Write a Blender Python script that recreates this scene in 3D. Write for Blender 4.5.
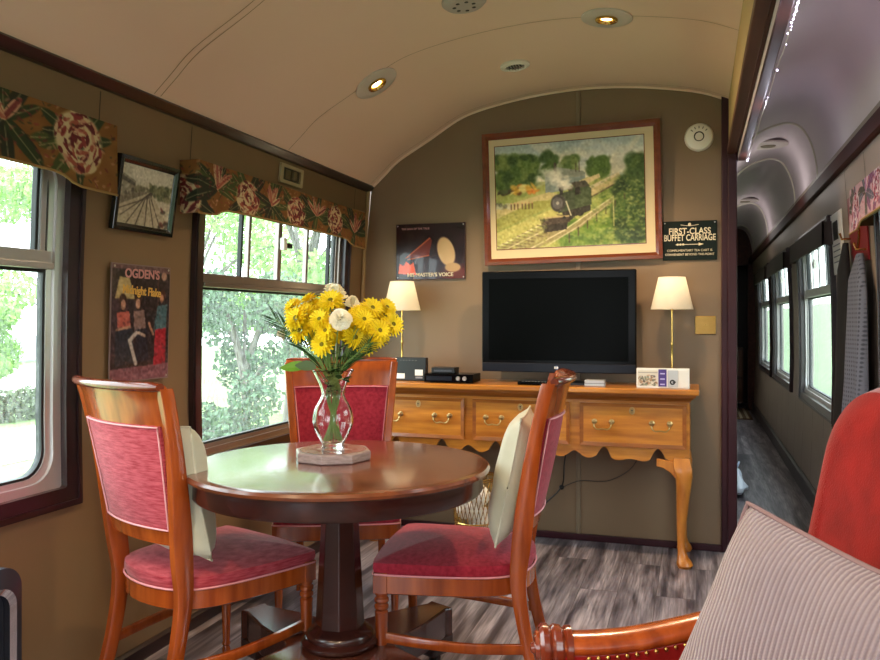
import bpy, bmesh, math, random
import numpy as np
from mathutils import Vector, Matrix
PI = math.pi
SC = bpy.context.scene
COL = SC.collection
for o_ in list(bpy.data.objects): bpy.data.objects.remove(o_)

# ------------------------------------------------------------------ camera, light, exposure
cam = bpy.data.cameras.new('camera'); camo = bpy.data.objects.new('camera', cam); COL.objects.link(camo)
camo.location = (0, 0, 1.2); camo.rotation_euler = (PI/2, 0, math.atan(256/800))
cam.sensor_width = 36; cam.lens = 36*800/880; cam.shift_y = -10/880; cam.clip_start = .05
SC.camera = camo
SC.view_settings.view_transform = 'Standard'; SC.view_settings.look = 'None'
SC.view_settings.gamma = 1; SC.view_settings.use_curve_mapping = False
SC.view_settings.exposure = 0.85
WORLD_STRENGTH = 4.3
DOWNLIGHT_W = 38.0
CORRIDOR_W = .55
w = bpy.data.worlds.new('world'); SC.world = w; w.use_nodes = True
nt = w.node_tree; bg = nt.nodes['Background']
tc = nt.nodes.new('ShaderNodeTexCoord'); sx = nt.nodes.new('ShaderNodeSeparateXYZ'); rp = nt.nodes.new('ShaderNodeValToRGB')
nt.links.new(tc.outputs['Generated'], sx.inputs[0]); nt.links.new(sx.outputs['Z'], rp.inputs[0]); nt.links.new(rp.outputs[0], bg.inputs[0])
rp.color_ramp.elements[0].position = 0.0; rp.color_ramp.elements[0].color = (.88, .94, 1, 1)
rp.color_ramp.elements[1].position = .8; rp.color_ramp.elements[1].color = (.82, .91, 1, 1)
bg.inputs[1].default_value = WORLD_STRENGTH

# ------------------------------------------------------------------ helpers
def lin(c):
    return tuple((x/12.92 if x <= .04045 else ((x+.055)/1.055)**2.4) for x in (v/255 for v in c))
def rgba(c): return lin(c)+(1,)
_mats = {}
def mat(name, c, rough=.5, metal=0, spec=.5, c2=None, scale=(8, 8, 8), detail=4, bump=0, bscale=None, coat=0, sheen=0, trans=0, ramp=(.3, .7), ntype='noise', emis=None, estr=0, sub=0):
    if name in _mats: return _mats[name]
    m = bpy.data.materials.new(name); m.use_nodes = True; n = m.node_tree.nodes; l = m.node_tree.links
    b = n['Principled BSDF']; b.inputs['Base Color'].default_value = rgba(c); b.inputs['Roughness'].default_value = rough
    b.inputs['Metallic'].default_value = metal; b.inputs['Specular IOR Level'].default_value = spec
    b.inputs['Coat Weight'].default_value = coat; b.inputs['Coat Roughness'].default_value = .12
    b.inputs['Sheen Weight'].default_value = sheen; b.inputs['Sheen Roughness'].default_value = .4
    b.inputs['Transmission Weight'].default_value = trans
    if emis: b.inputs['Emission Color'].default_value = rgba(emis); b.inputs['Emission Strength'].default_value = estr
    t = n.new('ShaderNodeTexCoord'); mp = n.new('ShaderNodeMapping'); l.new(t.outputs['Object'], mp.inputs[0]); mp.inputs['Scale'].default_value = scale
    nz = n.new('ShaderNodeTexNoise'); l.new(mp.outputs[0], nz.inputs['Vector']); nz.inputs['Scale'].default_value = 1; nz.inputs['Detail'].default_value = detail
    if c2 is not None:
        r = n.new('ShaderNodeValToRGB'); l.new(nz.outputs[0], r.inputs[0])
        r.color_ramp.elements[0].position = ramp[0]; r.color_ramp.elements[1].position = ramp[1]
        r.color_ramp.elements[0].color = rgba(c); r.color_ramp.elements[1].color = rgba(c2); l.new(r.outputs[0], b.inputs['Base Color'])
    if bump:
        src = nz
        if bscale:
            mp2 = n.new('ShaderNodeMapping'); l.new(t.outputs['Object'], mp2.inputs[0]); mp2.inputs['Scale'].default_value = bscale
            src = n.new('ShaderNodeTexNoise'); l.new(mp2.outputs[0], src.inputs['Vector']); src.inputs['Scale'].default_value = 1; src.inputs['Detail'].default_value = 3
        bp = n.new('ShaderNodeBump'); bp.inputs['Strength'].default_value = bump; bp.inputs['Distance'].default_value = .002
        l.new(src.outputs[0], bp.inputs['Height']); l.new(bp.outputs[0], b.inputs['Normal'])
    _mats[name] = m; return m
def attr_mat(name, rough=.5, spec=.5, coat=0):
    if name in _mats: return _mats[name]
    m = bpy.data.materials.new(name); m.use_nodes = True; n = m.node_tree.nodes; b = n['Principled BSDF']
    a = n.new('ShaderNodeAttribute'); a.attribute_name = 'paint'; m.node_tree.links.new(a.outputs['Color'], b.inputs['Base Color'])
    b.inputs['Roughness'].default_value = rough; b.inputs['Specular IOR Level'].default_value = spec; b.inputs['Coat Weight'].default_value = coat
    b.inputs['Coat Roughness'].default_value = .02
    _mats[name] = m; return m
def glass_pane(name, tint=(236, 246, 240), haze=.065):
    m = bpy.data.materials.new(name); m.use_nodes = True; n = m.node_tree.nodes; l = m.node_tree.links; n.clear()
    out = n.new('ShaderNodeOutputMaterial'); tr = n.new('ShaderNodeBsdfTransparent'); tr.inputs[0].default_value = rgba(tint)
    gl = n.new('ShaderNodeBsdfGlossy'); gl.inputs['Roughness'].default_value = .02; lw = n.new('ShaderNodeLayerWeight'); pw = n.new('ShaderNodeMath'); pw.operation = 'POWER'; pw.inputs[1].default_value = 5; l.new(lw.outputs['Facing'], pw.inputs[0])
    fr = n.new('ShaderNodeMath'); fr.operation = 'MULTIPLY_ADD'; fr.inputs[1].default_value = .8; fr.inputs[2].default_value = .05; l.new(pw.outputs[0], fr.inputs[0])
    mx = n.new('ShaderNodeMixShader'); l.new(fr.outputs[0], mx.inputs[0]); l.new(tr.outputs[0], mx.inputs[1]); l.new(gl.outputs[0], mx.inputs[2])
    tl = n.new('ShaderNodeBsdfTranslucent'); tl.inputs[0].default_value = (.9, .95, .95, 1); m2 = n.new('ShaderNodeMixShader')
    t = n.new('ShaderNodeTexCoord'); mp = n.new('ShaderNodeMapping'); mp.inputs['Scale'].default_value = (90, 90, 40); nz = n.new('ShaderNodeTexNoise'); nz.inputs['Scale'].default_value = 1
    l.new(t.outputs['Object'], mp.inputs[0]); l.new(mp.outputs[0], nz.inputs['Vector'])
    mr = n.new('ShaderNodeMapRange'); mr.inputs[1].default_value = .35; mr.inputs[2].default_value = .7; mr.inputs[3].default_value = haze*.4; mr.inputs[4].default_value = haze*1.8
    l.new(nz.outputs[0], mr.inputs[0]); l.new(mr.outputs[0], m2.inputs[0]); l.new(mx.outputs[0], m2.inputs[1]); l.new(tl.outputs[0], m2.inputs[2]); l.new(m2.outputs[0], out.inputs[0])
    _mats[name] = m; return m

class MB:
    def __init__(s): s.v = []; s.f = []
    def add(s, vs, fs, M=None):
        k = len(s.v)
        s.v += [tuple(M @ Vector(p)) if M else tuple(p) for p in vs]; s.f += [tuple(i+k for i in f) for f in fs]; return s
    def box(s, x0, y0, z0, x1, y1, z1, M=None):
        vs = [(x0, y0, z0), (x1, y0, z0), (x1, y1, z0), (x0, y1, z0), (x0, y0, z1), (x1, y0, z1), (x1, y1, z1), (x0, y1, z1)]
        return s.add(vs, [(0, 3, 2, 1), (4, 5, 6, 7), (0, 1, 5, 4), (1, 2, 6, 5), (2, 3, 7, 6), (3, 0, 4, 7)], M)
    def prism(s, pts, z0, z1, M=None):
        n = len(pts); vs = [(p[0], p[1], z0) for p in pts]+[(p[0], p[1], z1) for p in pts]
        return s.add(vs, [tuple(range(n))[::-1], tuple(range(n, 2*n))]+[(i, (i+1) % n, n+(i+1) % n, n+i) for i in range(n)], M)
    def lathe(s, prof, n=24, M=None, caps=True):
        vs = []; fs = []
        for r, z in prof:
            for i in range(n): a = 2*PI*i/n; vs.append((r*math.cos(a), r*math.sin(a), z))
        for k in range(len(prof)-1):
            for i in range(n):
                j = (i+1) % n; fs.append((k*n+i, k*n+j, (k+1)*n+j, (k+1)*n+i))
        if caps: fs.append(tuple(range(n))[::-1]); fs.append(tuple(range((len(prof)-1)*n, len(prof)*n)))
        return s.add(vs, fs, M)
    def loft(s, rings, closed=True, caps=True, M=None, loop=False):
        n = len(rings[0]); vs = [p for r in rings for p in r]; fs = []
        K = len(rings)
        for k in range(K if loop else K-1):
            k2 = (k+1) % K
            for i in range(n if closed else n-1):
                j = (i+1) % n; fs.append((k*n+i, k*n+j, k2*n+j, k2*n+i))
        if caps and not loop: fs.append(tuple(range(n))[::-1]); fs.append(tuple(range((K-1)*n, K*n)))
        return s.add(vs, fs, M)
    def tube(s, path, r, n=8, M=None, sq=None, caps=True, up=(0, 0, 1)):
        path = [Vector(p) for p in path]; rings = []; up = Vector(up)
        for i, p in enumerate(path):
            t = (path[min(i+1, len(path)-1)]-path[max(i-1, 0)]).normalized()
            a = t.cross(up)
            if a.length < 1e-3: a = t.cross(Vector((1, 0, 0)))
            a.normalize(); b = t.cross(a).normalized()
            rr = r[i] if isinstance(r, (list, tuple)) else r
            if sq:
                sw, sh = sq[i] if isinstance(sq, list) else sq
                e = .25
                pts = [(-1, -1+e), (-1, 1-e), (-1+e, 1), (1-e, 1), (1, 1-e), (1, -1+e), (1-e, -1), (-1+e, -1)]
                rings.append([p+a*(x*sw)+b*(y*sh) for x, y in pts])
            else: rings.append([p+a*(rr*math.cos(2*PI*k/n))+b*(rr*math.sin(2*PI*k/n)) for k in range(n)])
        return s.loft(rings, M=M, caps=caps)
    def sphere(s, c, r, nu=12, nv=8, M=None, sc=(1, 1, 1)):
        rings = []
        for k in range(1, nv):
            ph = PI*k/nv; rings.append([(c[0]+sc[0]*r*math.sin(ph)*math.cos(2*PI*i/nu), c[1]+sc[1]*r*math.sin(ph)*math.sin(2*PI*i/nu), c[2]-sc[2]*r*math.cos(ph)) for i in range(nu)])
        return s.loft(rings, M=M)
    def grid(s, nu, nv, fn, M=None):
        vs = [fn(i/nu, j/nv) for j in range(nv+1) for i in range(nu+1)]
        return s.add(vs, [(j*(nu+1)+i, j*(nu+1)+i+1, (j+1)*(nu+1)+i+1, (j+1)*(nu+1)+i) for j in range(nv) for i in range(nu)], M)
    def build(s, name, m, parent=None, smooth=False, bevel=0, seg=2, recalc=True, loc=None, rot=None, auto=None, **tags):
        me = bpy.data.meshes.new(name); me.from_pydata(s.v, [], s.f)
        if recalc:
            bm = bmesh.new(); bm.from_mesh(me); bmesh.ops.recalc_face_normals(bm, faces=bm.faces); bm.to_mesh(me); bm.free()
        me.materials.append(m)
        o = bpy.data.objects.new(name, me); COL.objects.link(o)
        if smooth or auto:
            me.polygons.foreach_set('use_smooth', [True]*len(me.polygons))
            try: me.set_sharp_from_angle(angle=math.radians(auto or 40))
            except Exception: pass
        if parent: o.parent = parent
        if loc: o.location = loc
        if rot: o.rotation_euler = rot
        if bevel:
            b = o.modifiers.new('bevel', 'BEVEL'); b.width = bevel; b.segments = seg; b.limit_method = 'ANGLE'; b.angle_limit = math.radians(40)
        for k, v in tags.items(): o[k] = v
        return o
def thing(name, label, cat, loc=(0, 0, 0), rz=0, group=None, rot=None):
    o = bpy.data.objects.new(name, None); COL.objects.link(o); o.location = loc; o.rotation_euler = rot or (0, 0, rz)
    o.empty_display_size = .05; o['label'] = label; o['category'] = cat
    if group: o['group'] = group
    return o
def tag(o, label, cat, group=None):
    o['label'] = label; o['category'] = cat
    if group: o['group'] = group
    return o
def struct(o): o['kind'] = 'structure'; return o
def sempty(name):
    o = bpy.data.objects.new(name, None); COL.objects.link(o); o['kind'] = 'structure'; return o
def children(o): return [c for c in bpy.data.objects if c.parent == o]
def dup(root, loc, rot, label, group=None):
    def rec(o, par):
        c = o.copy(); COL.objects.link(c)
        if par: c.parent = par
        for ch in children(o): rec(ch, c)
        return c
    r = rec(root, None); r.location = loc; r.rotation_euler = rot; r['label'] = label
    if group: r['group'] = group
    return r
def rot_to(d, roll=0):
    d = Vector(d).normalized(); q = d.to_track_quat('Z', 'Y'); return q.to_euler()
def lerp_path(pts, n):
    # catmull-rom
    P = [Vector(p) for p in pts]; out = []
    for i in range(len(P)-1):
        a = P[max(i-1, 0)]; b = P[i]; c = P[i+1]; d = P[min(i+2, len(P)-1)]
        for k in range(n):
            t = k/n; out.append(.5*((2*b)+(c-a)*t+(2*a-5*b+4*c-d)*t*t+(3*b-a-3*c+d)*t**3))
    out.append(P[-1]); return out
def smooth01(x): return x*x*(3-2*x)

# canvas painter: paints patterns that end up as colour attributes
class Canvas:
    def __init__(s, W, H, bg, seed=1):
        s.W, s.H = W, H; s.a = np.zeros((H, W, 3)); s.a[:] = bg; s.rs = np.random.RandomState(seed)
        s.X, s.Y = np.meshgrid(np.arange(W)+.5, np.arange(H)+.5)
    def blend(s, m, c, al=1.0):
        m = (m*al)[..., None]; s.a = s.a*(1-m)+np.array(c, float)*m
    def poly(s, pts, c, al=1.0):
        X, Y = s.X, s.Y; inside = np.zeros(X.shape, bool); n = len(pts)
        for i in range(n):
            x1, y1 = pts[i]; x2, y2 = pts[(i+1) % n]
            if y1 == y2: continue
            cnd = ((y1 > Y) != (y2 > Y)) & (X < (x2-x1)*(Y-y1)/(y2-y1)+x1); inside ^= cnd
        s.blend(inside.astype(float), c, al)
    def ell(s, cx, cy, rx, ry, c, al=1.0, ang=0, soft=0):
        ca, sa = math.cos(ang), math.sin(ang); dx = s.X-cx; dy = s.Y-cy
        d = np.sqrt(((dx*ca+dy*sa)/rx)**2+((-dx*sa+dy*ca)/ry)**2)
        s.blend(np.clip((1+soft*.5-d)/max(soft, .12), 0, 1), c, al)
    def line(s, pts, wd, c, al=1.0):
        for (x1, y1), (x2, y2) in zip(pts, pts[1:]):
            dx, dy = x2-x1, y2-y1; L = dx*dx+dy*dy+1e-9; t = np.clip(((s.X-x1)*dx+(s.Y-y1)*dy)/L, 0, 1)
            d = np.hypot(s.X-x1-t*dx, s.Y-y1-t*dy); s.blend(np.clip(wd/2+.5-d, 0, 1), c, al)
    def noise(s, gx, gy, amp, mask=None):
        g = s.rs.randn(gy+2, gx+2, 1); yi = s.Y/s.H*gy; xi = s.X/s.W*gx
        y0 = yi.astype(int); x0 = xi.astype(int); fy = (yi-y0)[..., None]; fx = (xi-x0)[..., None]
        v = g[y0, x0]*(1-fx)*(1-fy)+g[y0, x0+1]*fx*(1-fy)+g[y0+1, x0]*(1-fx)*fy+g[y0+1, x0+1]*fx*fy
        if mask is not None: v = v*mask[..., None]
        s.a = np.clip(s.a+v*amp, 0, 255)
    def dabs(s, n, x0, y0, x1, y1, r, cols, al=.7, asp=.6):
        for _ in range(n):
            x = s.rs.uniform(x0, x1); y = s.rs.uniform(y0, y1); c = cols[s.rs.randint(len(cols))]
            s.ell(x, y, r*s.rs.uniform(.5, 1.4), r*asp*s.rs.uniform(.5, 1.3), c, al, ang=s.rs.uniform(-1, 1), soft=.6)
    def blur(s, n=1):
        for _ in range(n):
            p = np.pad(s.a, ((1, 1), (1, 1), (0, 0)), 'edge'); s.a = (p[1:-1, 1:-1]*2+p[:-2, 1:-1]+p[2:, 1:-1]+p[1:-1, :-2]+p[1:-1, 2:])/6
    def build(s, name, m, fn, parent=None):
        # fn(u, v): u 0..1 left to right, v 0..1 top to bottom
        H, W = s.H, s.W
        vs = [fn(i/(W-1), j/(H-1)) for j in range(H) for i in range(W)]
        idx = np.arange(H*W).reshape(H, W); q = np.stack([idx[:-1, :-1], idx[1:, :-1], idx[1:, 1:], idx[:-1, 1:]], -1).reshape(-1, 4)
        me = bpy.data.meshes.new(name); me.from_pydata(vs, [], q.tolist())
        ca = me.color_attributes.new('paint', 'FLOAT_COLOR', 'POINT'); c = np.clip(s.a/255, 0, 1); c = np.where(c <= .04045, c/12.92, ((c+.055)/1.055)**2.4)
        buf = np.ones((H*W, 4)); buf[:, :3] = c.reshape(-1, 3); ca.data.foreach_set('color', buf.ravel())
        me.materials.append(m); me.polygons.foreach_set('use_smooth', [True]*len(me.polygons))
        o = bpy.data.objects.new(name, me); COL.objects.link(o)
        if parent: o.parent = parent
        return o
def text(s, size, m, loc, rot, parent=None, name='lettering', align='CENTER', ext=.0006, sx=1.0, spacing=1.0, bold=0):
    c = bpy.data.curves.new(name, 'FONT'); c.body = s; c.size = size; c.align_x = align; c.align_y = 'CENTER'; c.extrude = ext; c.space_character = spacing; c.offset = bold
    o = bpy.data.objects.new(name+'_tmp', c); COL.objects.link(o)
    bpy.context.view_layer.update(); me = bpy.data.meshes.new_from_object(o.evaluated_get(bpy.context.evaluated_depsgraph_get()))
    bpy.data.objects.remove(o); me.materials.clear(); me.materials.append(m); me.name = name
    r = bpy.data.objects.new(name, me); COL.objects.link(r); r.location = loc; r.rotation_euler = rot; r.scale = (sx, 1, 1)
    if parent: r.parent = parent
    return r

# ------------------------------------------------------------------ materials
M_wall = mat('taupe_wall_panel', (122, 97, 69), .5, c2=(128, 102, 73), scale=(3, 3, 3))
M_walle = mat('end_wall_panel', (124, 103, 80), .5, c2=(130, 108, 84), scale=(3, 3, 3))
M_wallr = mat('corridor_wall_panel', (134, 118, 106), .5, c2=(140, 124, 111), scale=(3, 3, 3))
M_ceil = mat('cream_ceiling_paint', (234, 206, 188), .5, c2=(230, 201, 182), scale=(1.5, 1.5, 1.5))
M_vault = mat('pale_vault_paint', (222, 210, 216), .8, spec=.1, c2=(210, 198, 205), scale=(1, 1, 1))
M_tan = mat('tan_header_paint', (182, 158, 112), .6)
M_dark = mat('dark_mahogany_trim', (28, 14, 17), .3, c2=(44, 20, 25), scale=(20, 2, 20), coat=.4)
M_beam = mat('dark_oak_beam', (66, 40, 36), .45, c2=(92, 54, 44), scale=(30, 1.5, 30), spec=.2)
M_cornice = mat('dark_cornice', (50, 30, 24), .35, c2=(30, 20, 20), scale=(3, 1, 3), coat=.3)
M_cornR = mat('red_brown_cornice', (78, 28, 20), .6, c2=(40, 18, 16), scale=(10, 1, 10), spec=.2)
M_purple = mat('plum_door_post', (58, 24, 34), .45, c2=(48, 20, 28), scale=(10, 10, 2), spec=.3)
M_seam = mat('dark_panel_seam', (60, 48, 34), .6)
M_alu = mat('window_aluminium', (196, 194, 194), .3, metal=.6)
M_alu_refl = mat('window_aluminium_reflection_tone', (150, 140, 134), .3, metal=.8)  # same aluminium as M_alu, its brownish reflections put into the colour
M_gasket = mat('black_rubber_gasket', (18, 22, 24), .5)
M_pane = glass_pane('window_glass')
M_wood = mat('polished_cherry_wood', (128, 52, 16), .22, c2=(176, 84, 30), scale=(26, 26, 2.2), coat=.5, detail=6)
M_wooddk = mat('dark_cherry_wood', (92, 34, 18), .2, c2=(132, 54, 24), scale=(20, 20, 3), coat=.6, detail=6)
M_oak = mat('golden_oak', (158, 90, 22), .3, c2=(204, 134, 46), scale=(3.5, 30, 34), coat=.3, detail=8)
M_oakv = mat('golden_oak_upright', (162, 92, 28), .3, c2=(200, 130, 52), scale=(30, 30, 3.5), coat=.3, detail=8)
M_oakdk = mat('oak_moulding', (126, 68, 24), .3, c2=(160, 94, 36), scale=(3, 30, 30), coat=.3)
M_velvet = mat('red_woven_velvet', (138, 24, 42), .8, c2=(172, 46, 64), scale=(70, 70, 70), sheen=.25, bump=.5, bscale=(350, 350, 350), spec=.2, detail=5)
M_velvetb = mat('pink_red_striped_velvet', (146, 32, 48), .8, c2=(192, 84, 94), scale=(26, 26, 190), sheen=.3, bump=.5, bscale=(350, 350, 350), spec=.2, detail=5)
M_gimp = mat('pale_pink_gimp', (226, 150, 156), .8)
M_gimpb = mat('pink_white_gimp', (224, 162, 166), .8)
M_red = mat('bright_red_velvet', (118, 9, 10), .85, c2=(146, 18, 16), scale=(14, 14, 14), sheen=.3, spec=.15, bump=.3, bscale=(300, 300, 300))
M_cush = mat('pale_sage_silk', (196, 198, 176), .45, c2=(208, 208, 188), scale=(10, 10, 10), sheen=.2)
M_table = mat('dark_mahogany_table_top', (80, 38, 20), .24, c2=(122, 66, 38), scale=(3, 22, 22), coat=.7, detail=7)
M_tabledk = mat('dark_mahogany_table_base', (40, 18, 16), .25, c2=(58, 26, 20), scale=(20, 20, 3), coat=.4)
M_brass = mat('brass', (206, 168, 96), .22, metal=1)
M_bronzek = mat('aged_brass', (186, 160, 110), .3, metal=1)
M_black = mat('gloss_black', (2, 2, 3), .25, spec=.1)
M_screen = mat('black_screen', (2, 3, 3), .3, spec=.04)
M_blackm = mat('satin_black', (16, 17, 20), .4)
M_navy = mat('navy_gloss', (14, 18, 30), .35, spec=.25)
M_white = mat('white_plastic', (226, 222, 214), .4)
M_silver = mat('silver_plastic', (176, 172, 168), .3, metal=.4)
M_shade = mat('cream_lamp_shade', (240, 234, 220), .8, trans=0)
M_leaf = mat('deep_green_leaf', (24, 50, 16), .7, spec=.2, c2=(42, 76, 28), scale=(30, 30, 30))
M_leafl = mat('light_green_leaf', (110, 160, 50), .4, c2=(84, 136, 40), scale=(30, 30, 30))
M_stem = mat('green_stem', (112, 146, 74), .5)
M_yellow = mat('yellow_petal', (250, 226, 24), .6, c2=(244, 214, 12), scale=(60, 60, 60))
M_ycen = mat('olive_flower_centre', (120, 110, 10), .7)
M_cream = mat('cream_petal', (252, 248, 228), .6)
M_paper = mat('white_paper', (235, 232, 226), .6)
M_bulb = mat('warm_bulb', (255, 220, 160), .5, emis=(255, 214, 150), estr=14)
M_led = mat('white_led', (230, 220, 255), .5, emis=(228, 214, 255), estr=9)
def art(name, r=.35, coat=.3): return attr_mat(name, r, .5, coat)

# shade: let light through
m = M_shade.node_tree; b = m.nodes['Principled BSDF']; tl = m.nodes.new('ShaderNodeBsdfTranslucent'); tl.inputs[0].default_value = rgba((240, 230, 210)); mx = m.nodes.new('ShaderNodeMixShader'); mx.inputs[0].default_value = .45
m.links.new(b.outputs[0], mx.inputs[1]); m.links.new(tl.outputs[0], mx.inputs[2]); m.links.new(mx.outputs[0], m.nodes['Material Output'].inputs[0])

# floor: grey-brown weathered planks running along the carriage
def floor_mat():
    m = bpy.data.materials.new('weathered_grey_plank_floor'); m.use_nodes = True; n = m.node_tree.nodes; l = m.node_tree.links; b = n['Principled BSDF']
    t = n.new('ShaderNodeTexCoord'); sp = n.new('ShaderNodeMapping'); sp.inputs['Rotation'].default_value = (0, 0, PI/2); l.new(t.outputs['Object'], sp.inputs[0])
    br = n.new('ShaderNodeTexBrick'); l.new(sp.outputs[0], br.inputs['Vector']); br.inputs['Scale'].default_value = 1; br.inputs['Brick Width'].default_value = 1.2; br.inputs['Row Height'].default_value = .165
    br.inputs['Mortar Size'].default_value = .0015; br.inputs['Color1'].default_value = (0, 0, 0, 1); br.inputs['Color2'].default_value = (1, 1, 1, 1); br.inputs['Mortar'].default_value = (.5, .5, .5, 1)
    br.offset = .37
    add = n.new('ShaderNodeVectorMath'); add.operation = 'ADD'; sc = n.new('ShaderNodeVectorMath'); sc.operation = 'SCALE'; sc.inputs['Scale'].default_value = 7; l.new(br.outputs['Color'], sc.inputs[0])
    l.new(t.outputs['Object'], add.inputs[0]); l.new(sc.outputs[0], add.inputs[1])
    mp = n.new('ShaderNodeMapping'); mp.inputs['Scale'].default_value = (16, 1.5, 1); l.new(add.outputs[0], mp.inputs[0])
    n1 = n.new('ShaderNodeTexNoise'); n1.inputs['Scale'].default_value = 1; n1.inputs['Detail'].default_value = 5; n1.inputs['Distortion'].default_value = .6; l.new(mp.outputs[0], n1.inputs['Vector'])
    mp2 = n.new('ShaderNodeMapping'); mp2.inputs['Scale'].default_value = (120, 6, 1); l.new(add.outputs[0], mp2.inputs[0])
    n2 = n.new('ShaderNodeTexNoise'); n2.inputs['Scale'].default_value = 1; n2.inputs['Detail'].default_value = 4; l.new(mp2.outputs[0], n2.inputs['Vector'])
    r1 = n.new('ShaderNodeValToRGB'); l.new(n1.outputs[0], r1.inputs[0]); e = r1.color_ramp.elements
    e[0].position = .36; e[0].color = rgba((66, 60, 68)); e[1].position = .66; e[1].color = rgba((166, 156, 162))
    e2 = e.new(.5); e2.color = rgba((122, 113, 120))
    r2 = n.new('ShaderNodeMapRange'); r2.inputs[1].default_value = .3; r2.inputs[2].default_value = .7; r2.inputs[3].default_value = .5; r2.inputs[4].default_value = 1.3; l.new(n2.outputs[0], r2.inputs[0])
    mu = n.new('ShaderNodeMix'); mu.data_type = 'RGBA'; mu.blend_type = 'MULTIPLY'; mu.inputs[0].default_value = 1; l.new(r1.outputs[0], mu.inputs[6]); l.new(r2.outputs[0], mu.inputs[7])
    r3 = n.new('ShaderNodeMapRange'); r3.inputs[1].default_value = 0; r3.inputs[2].default_value = 1; r3.inputs[3].default_value = .8; r3.inputs[4].default_value = 1.15; l.new(br.outputs['Color'], r3.inputs[0])
    m3 = n.new('ShaderNodeMix'); m3.data_type = 'RGBA'; m3.blend_type = 'MULTIPLY'; m3.inputs[0].default_value = 1; l.new(mu.outputs[2], m3.inputs[6]); l.new(r3.outputs[0], m3.inputs[7])
    m4 = n.new('ShaderNodeMix'); m4.data_type = 'RGBA'; l.new(br.outputs['Fac'], m4.inputs[0]); l.new(m3.outputs[2], m4.inputs[6]); m4.inputs[7].default_value = rgba((78, 70, 72))
    l.new(m4.outputs[2], b.inputs['Base Color']); b.inputs['Roughness'].default_value = .34
    bp = n.new('ShaderNodeBump'); bp.inputs['Strength'].default_value = .25; bp.inputs['Distance'].default_value = .002; l.new(n2.outputs[0], bp.inputs['Height']); l.new(bp.outputs[0], b.inputs['Normal'])
    return m
M_floor = floor_mat()

# ------------------------------------------------------------------ carriage shell
CX = -.575
HW = [(0, 1.30), (.4, 1.32), (.9, 1.33), (1.3, 1.325), (1.6, 1.312), (1.85, 1.293), (2.0, 1.283), (2.6, 1.24)]
def hw(z):
    for (a, b), (c, d) in zip(HW, HW[1:]):
        if z <= c: return b+(d-b)*(z-a)/(c-a)
    return HW[-1][1]
def wp(side, y, z, ins=0): return (CX+side*(hw(z)-ins), y, z)     # side -1 left, +1 right; ins into the room
YF, YB = 12.4, -1.9
Z0, Z1 = .63, 1.77
WL = [(-1.3, .13), (.70, 2.10), (2.70, 4.17)]
WR = [(-1.75, -.3), (.2, 1.62), (2.3, 3.75), (4.93, 6.45), (7.05, 8.55), (8.9, 10.4)]
def side_wall(name, side, wins, y0, y1, wm):
    ys = sorted(set([y0, y1]+[a+.02 for a, b in wins]+[b-.02 for a, b in wins]))
    zs = [0, .3, Z0+.02, .9, 1.1, 1.3, 1.45, 1.6, Z1-.02, 1.85, 2.0, 2.08]
    def solid(i, j):
        if i < 0 or j < 0 or i >= len(ys)-1 or j >= len(zs)-1: return False
        ym = (ys[i]+ys[i+1])/2; zm = (zs[j]+zs[j+1])/2
        return not any(a < ym < b and Z0 < zm < Z1 for a, b in wins)
    m = MB(); T = -.07
    for i in range(len(ys)-1):
        for j in range(len(zs)-1):
            if not solid(i, j): continue
            A, B, C, D = ys[i], ys[i+1], zs[j], zs[j+1]
            m.add([wp(side, A, C), wp(side, B, C), wp(side, B, D), wp(side, A, D)], [(0, 1, 2, 3)])
            m.add([wp(side, A, C, T), wp(side, B, C, T), wp(side, B, D, T), wp(side, A, D, T)], [(0, 1, 2, 3)])
            for di, dj, p, q in ((-1, 0, (A, C), (A, D)), (1, 0, (B, C), (B, D)), (0, -1, (A, C), (B, C)), (0, 1, (A, D), (B, D))):
                if not solid(i+di, j+dj): m.add([wp(side, *p), wp(side, *q), wp(side, *q, T), wp(side, *p, T)], [(0, 1, 2, 3)])
    return struct(m.build(name, wm, recalc=False))
side_wall('wall_left', -1, WL, YB, 4.46, M_wall)
side_wall('wall_right', 1, WR, YB, YF, M_wallr)
struct(MB().box(-1.93, YB, -.06, .80, YF, 0).build('floor', M_floor))
# saloon ceiling
CP = [(-1.255, 1.985), (-1.175, 2.057), (-1.08, 2.14), (-.9, 2.243), (-.73, 2.345), (-.6, 2.392), (-.4, 2.432), (-.2, 2.456), (0, 2.465), (.2, 2.456), (.4, 2.432), (.6, 2.392), (.745, 2.335)]
cp = [(p.x, p.z) for p in lerp_path([(a, 0, b) for a, b in CP], 4)]
def zceil(x):
    o = x-CX
    for (a, b), (c, d) in zip(cp, cp[1:]):
        if a <= o <= c: return b+(d-b)*(o-a)/(c-a)
    return cp[-1][1]
def nceil(x):
    e = .01; s_ = (zceil(x+e)-zceil(x-e))/(2*e); return Vector((s_, 0, -1)).normalized()
m = MB(); ysg = [YB, 2.39, 3.35, 4.47]
for a, b in zip(ysg, ysg[1:]):
    m.loft([[(CX+x, a, z) for x, z in cp], [(CX+x, b, z) for x, z in cp]], closed=False, caps=False)
m.loft([[(CX+x, YB, z+.05) for x, z in cp], [(CX+x, 4.47, z+.05) for x, z in cp]], closed=False, caps=False)
struct(m.build('ceiling', M_ceil, smooth=True, auto=60, recalc=False))
M_ceilseam = mat('ceiling_joint', (160, 132, 100), .6)
for k, (y, wd) in enumerate(((2.375, .004), (2.41, .004), (3.35, .004), (4.34, .003), (.6, .004), (-1.2, .004))):
    m = MB(); n_ = len(cp)
    m.loft([[(CX+x, y-wd/2, z-.0015) for x, z in cp[1:]], [(CX+x, y+wd/2, z-.0015) for x, z in cp[1:]]], closed=False, caps=False)
    struct(m.build('trim_%d' % (k+1), M_ceilseam, recalc=False))
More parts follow.
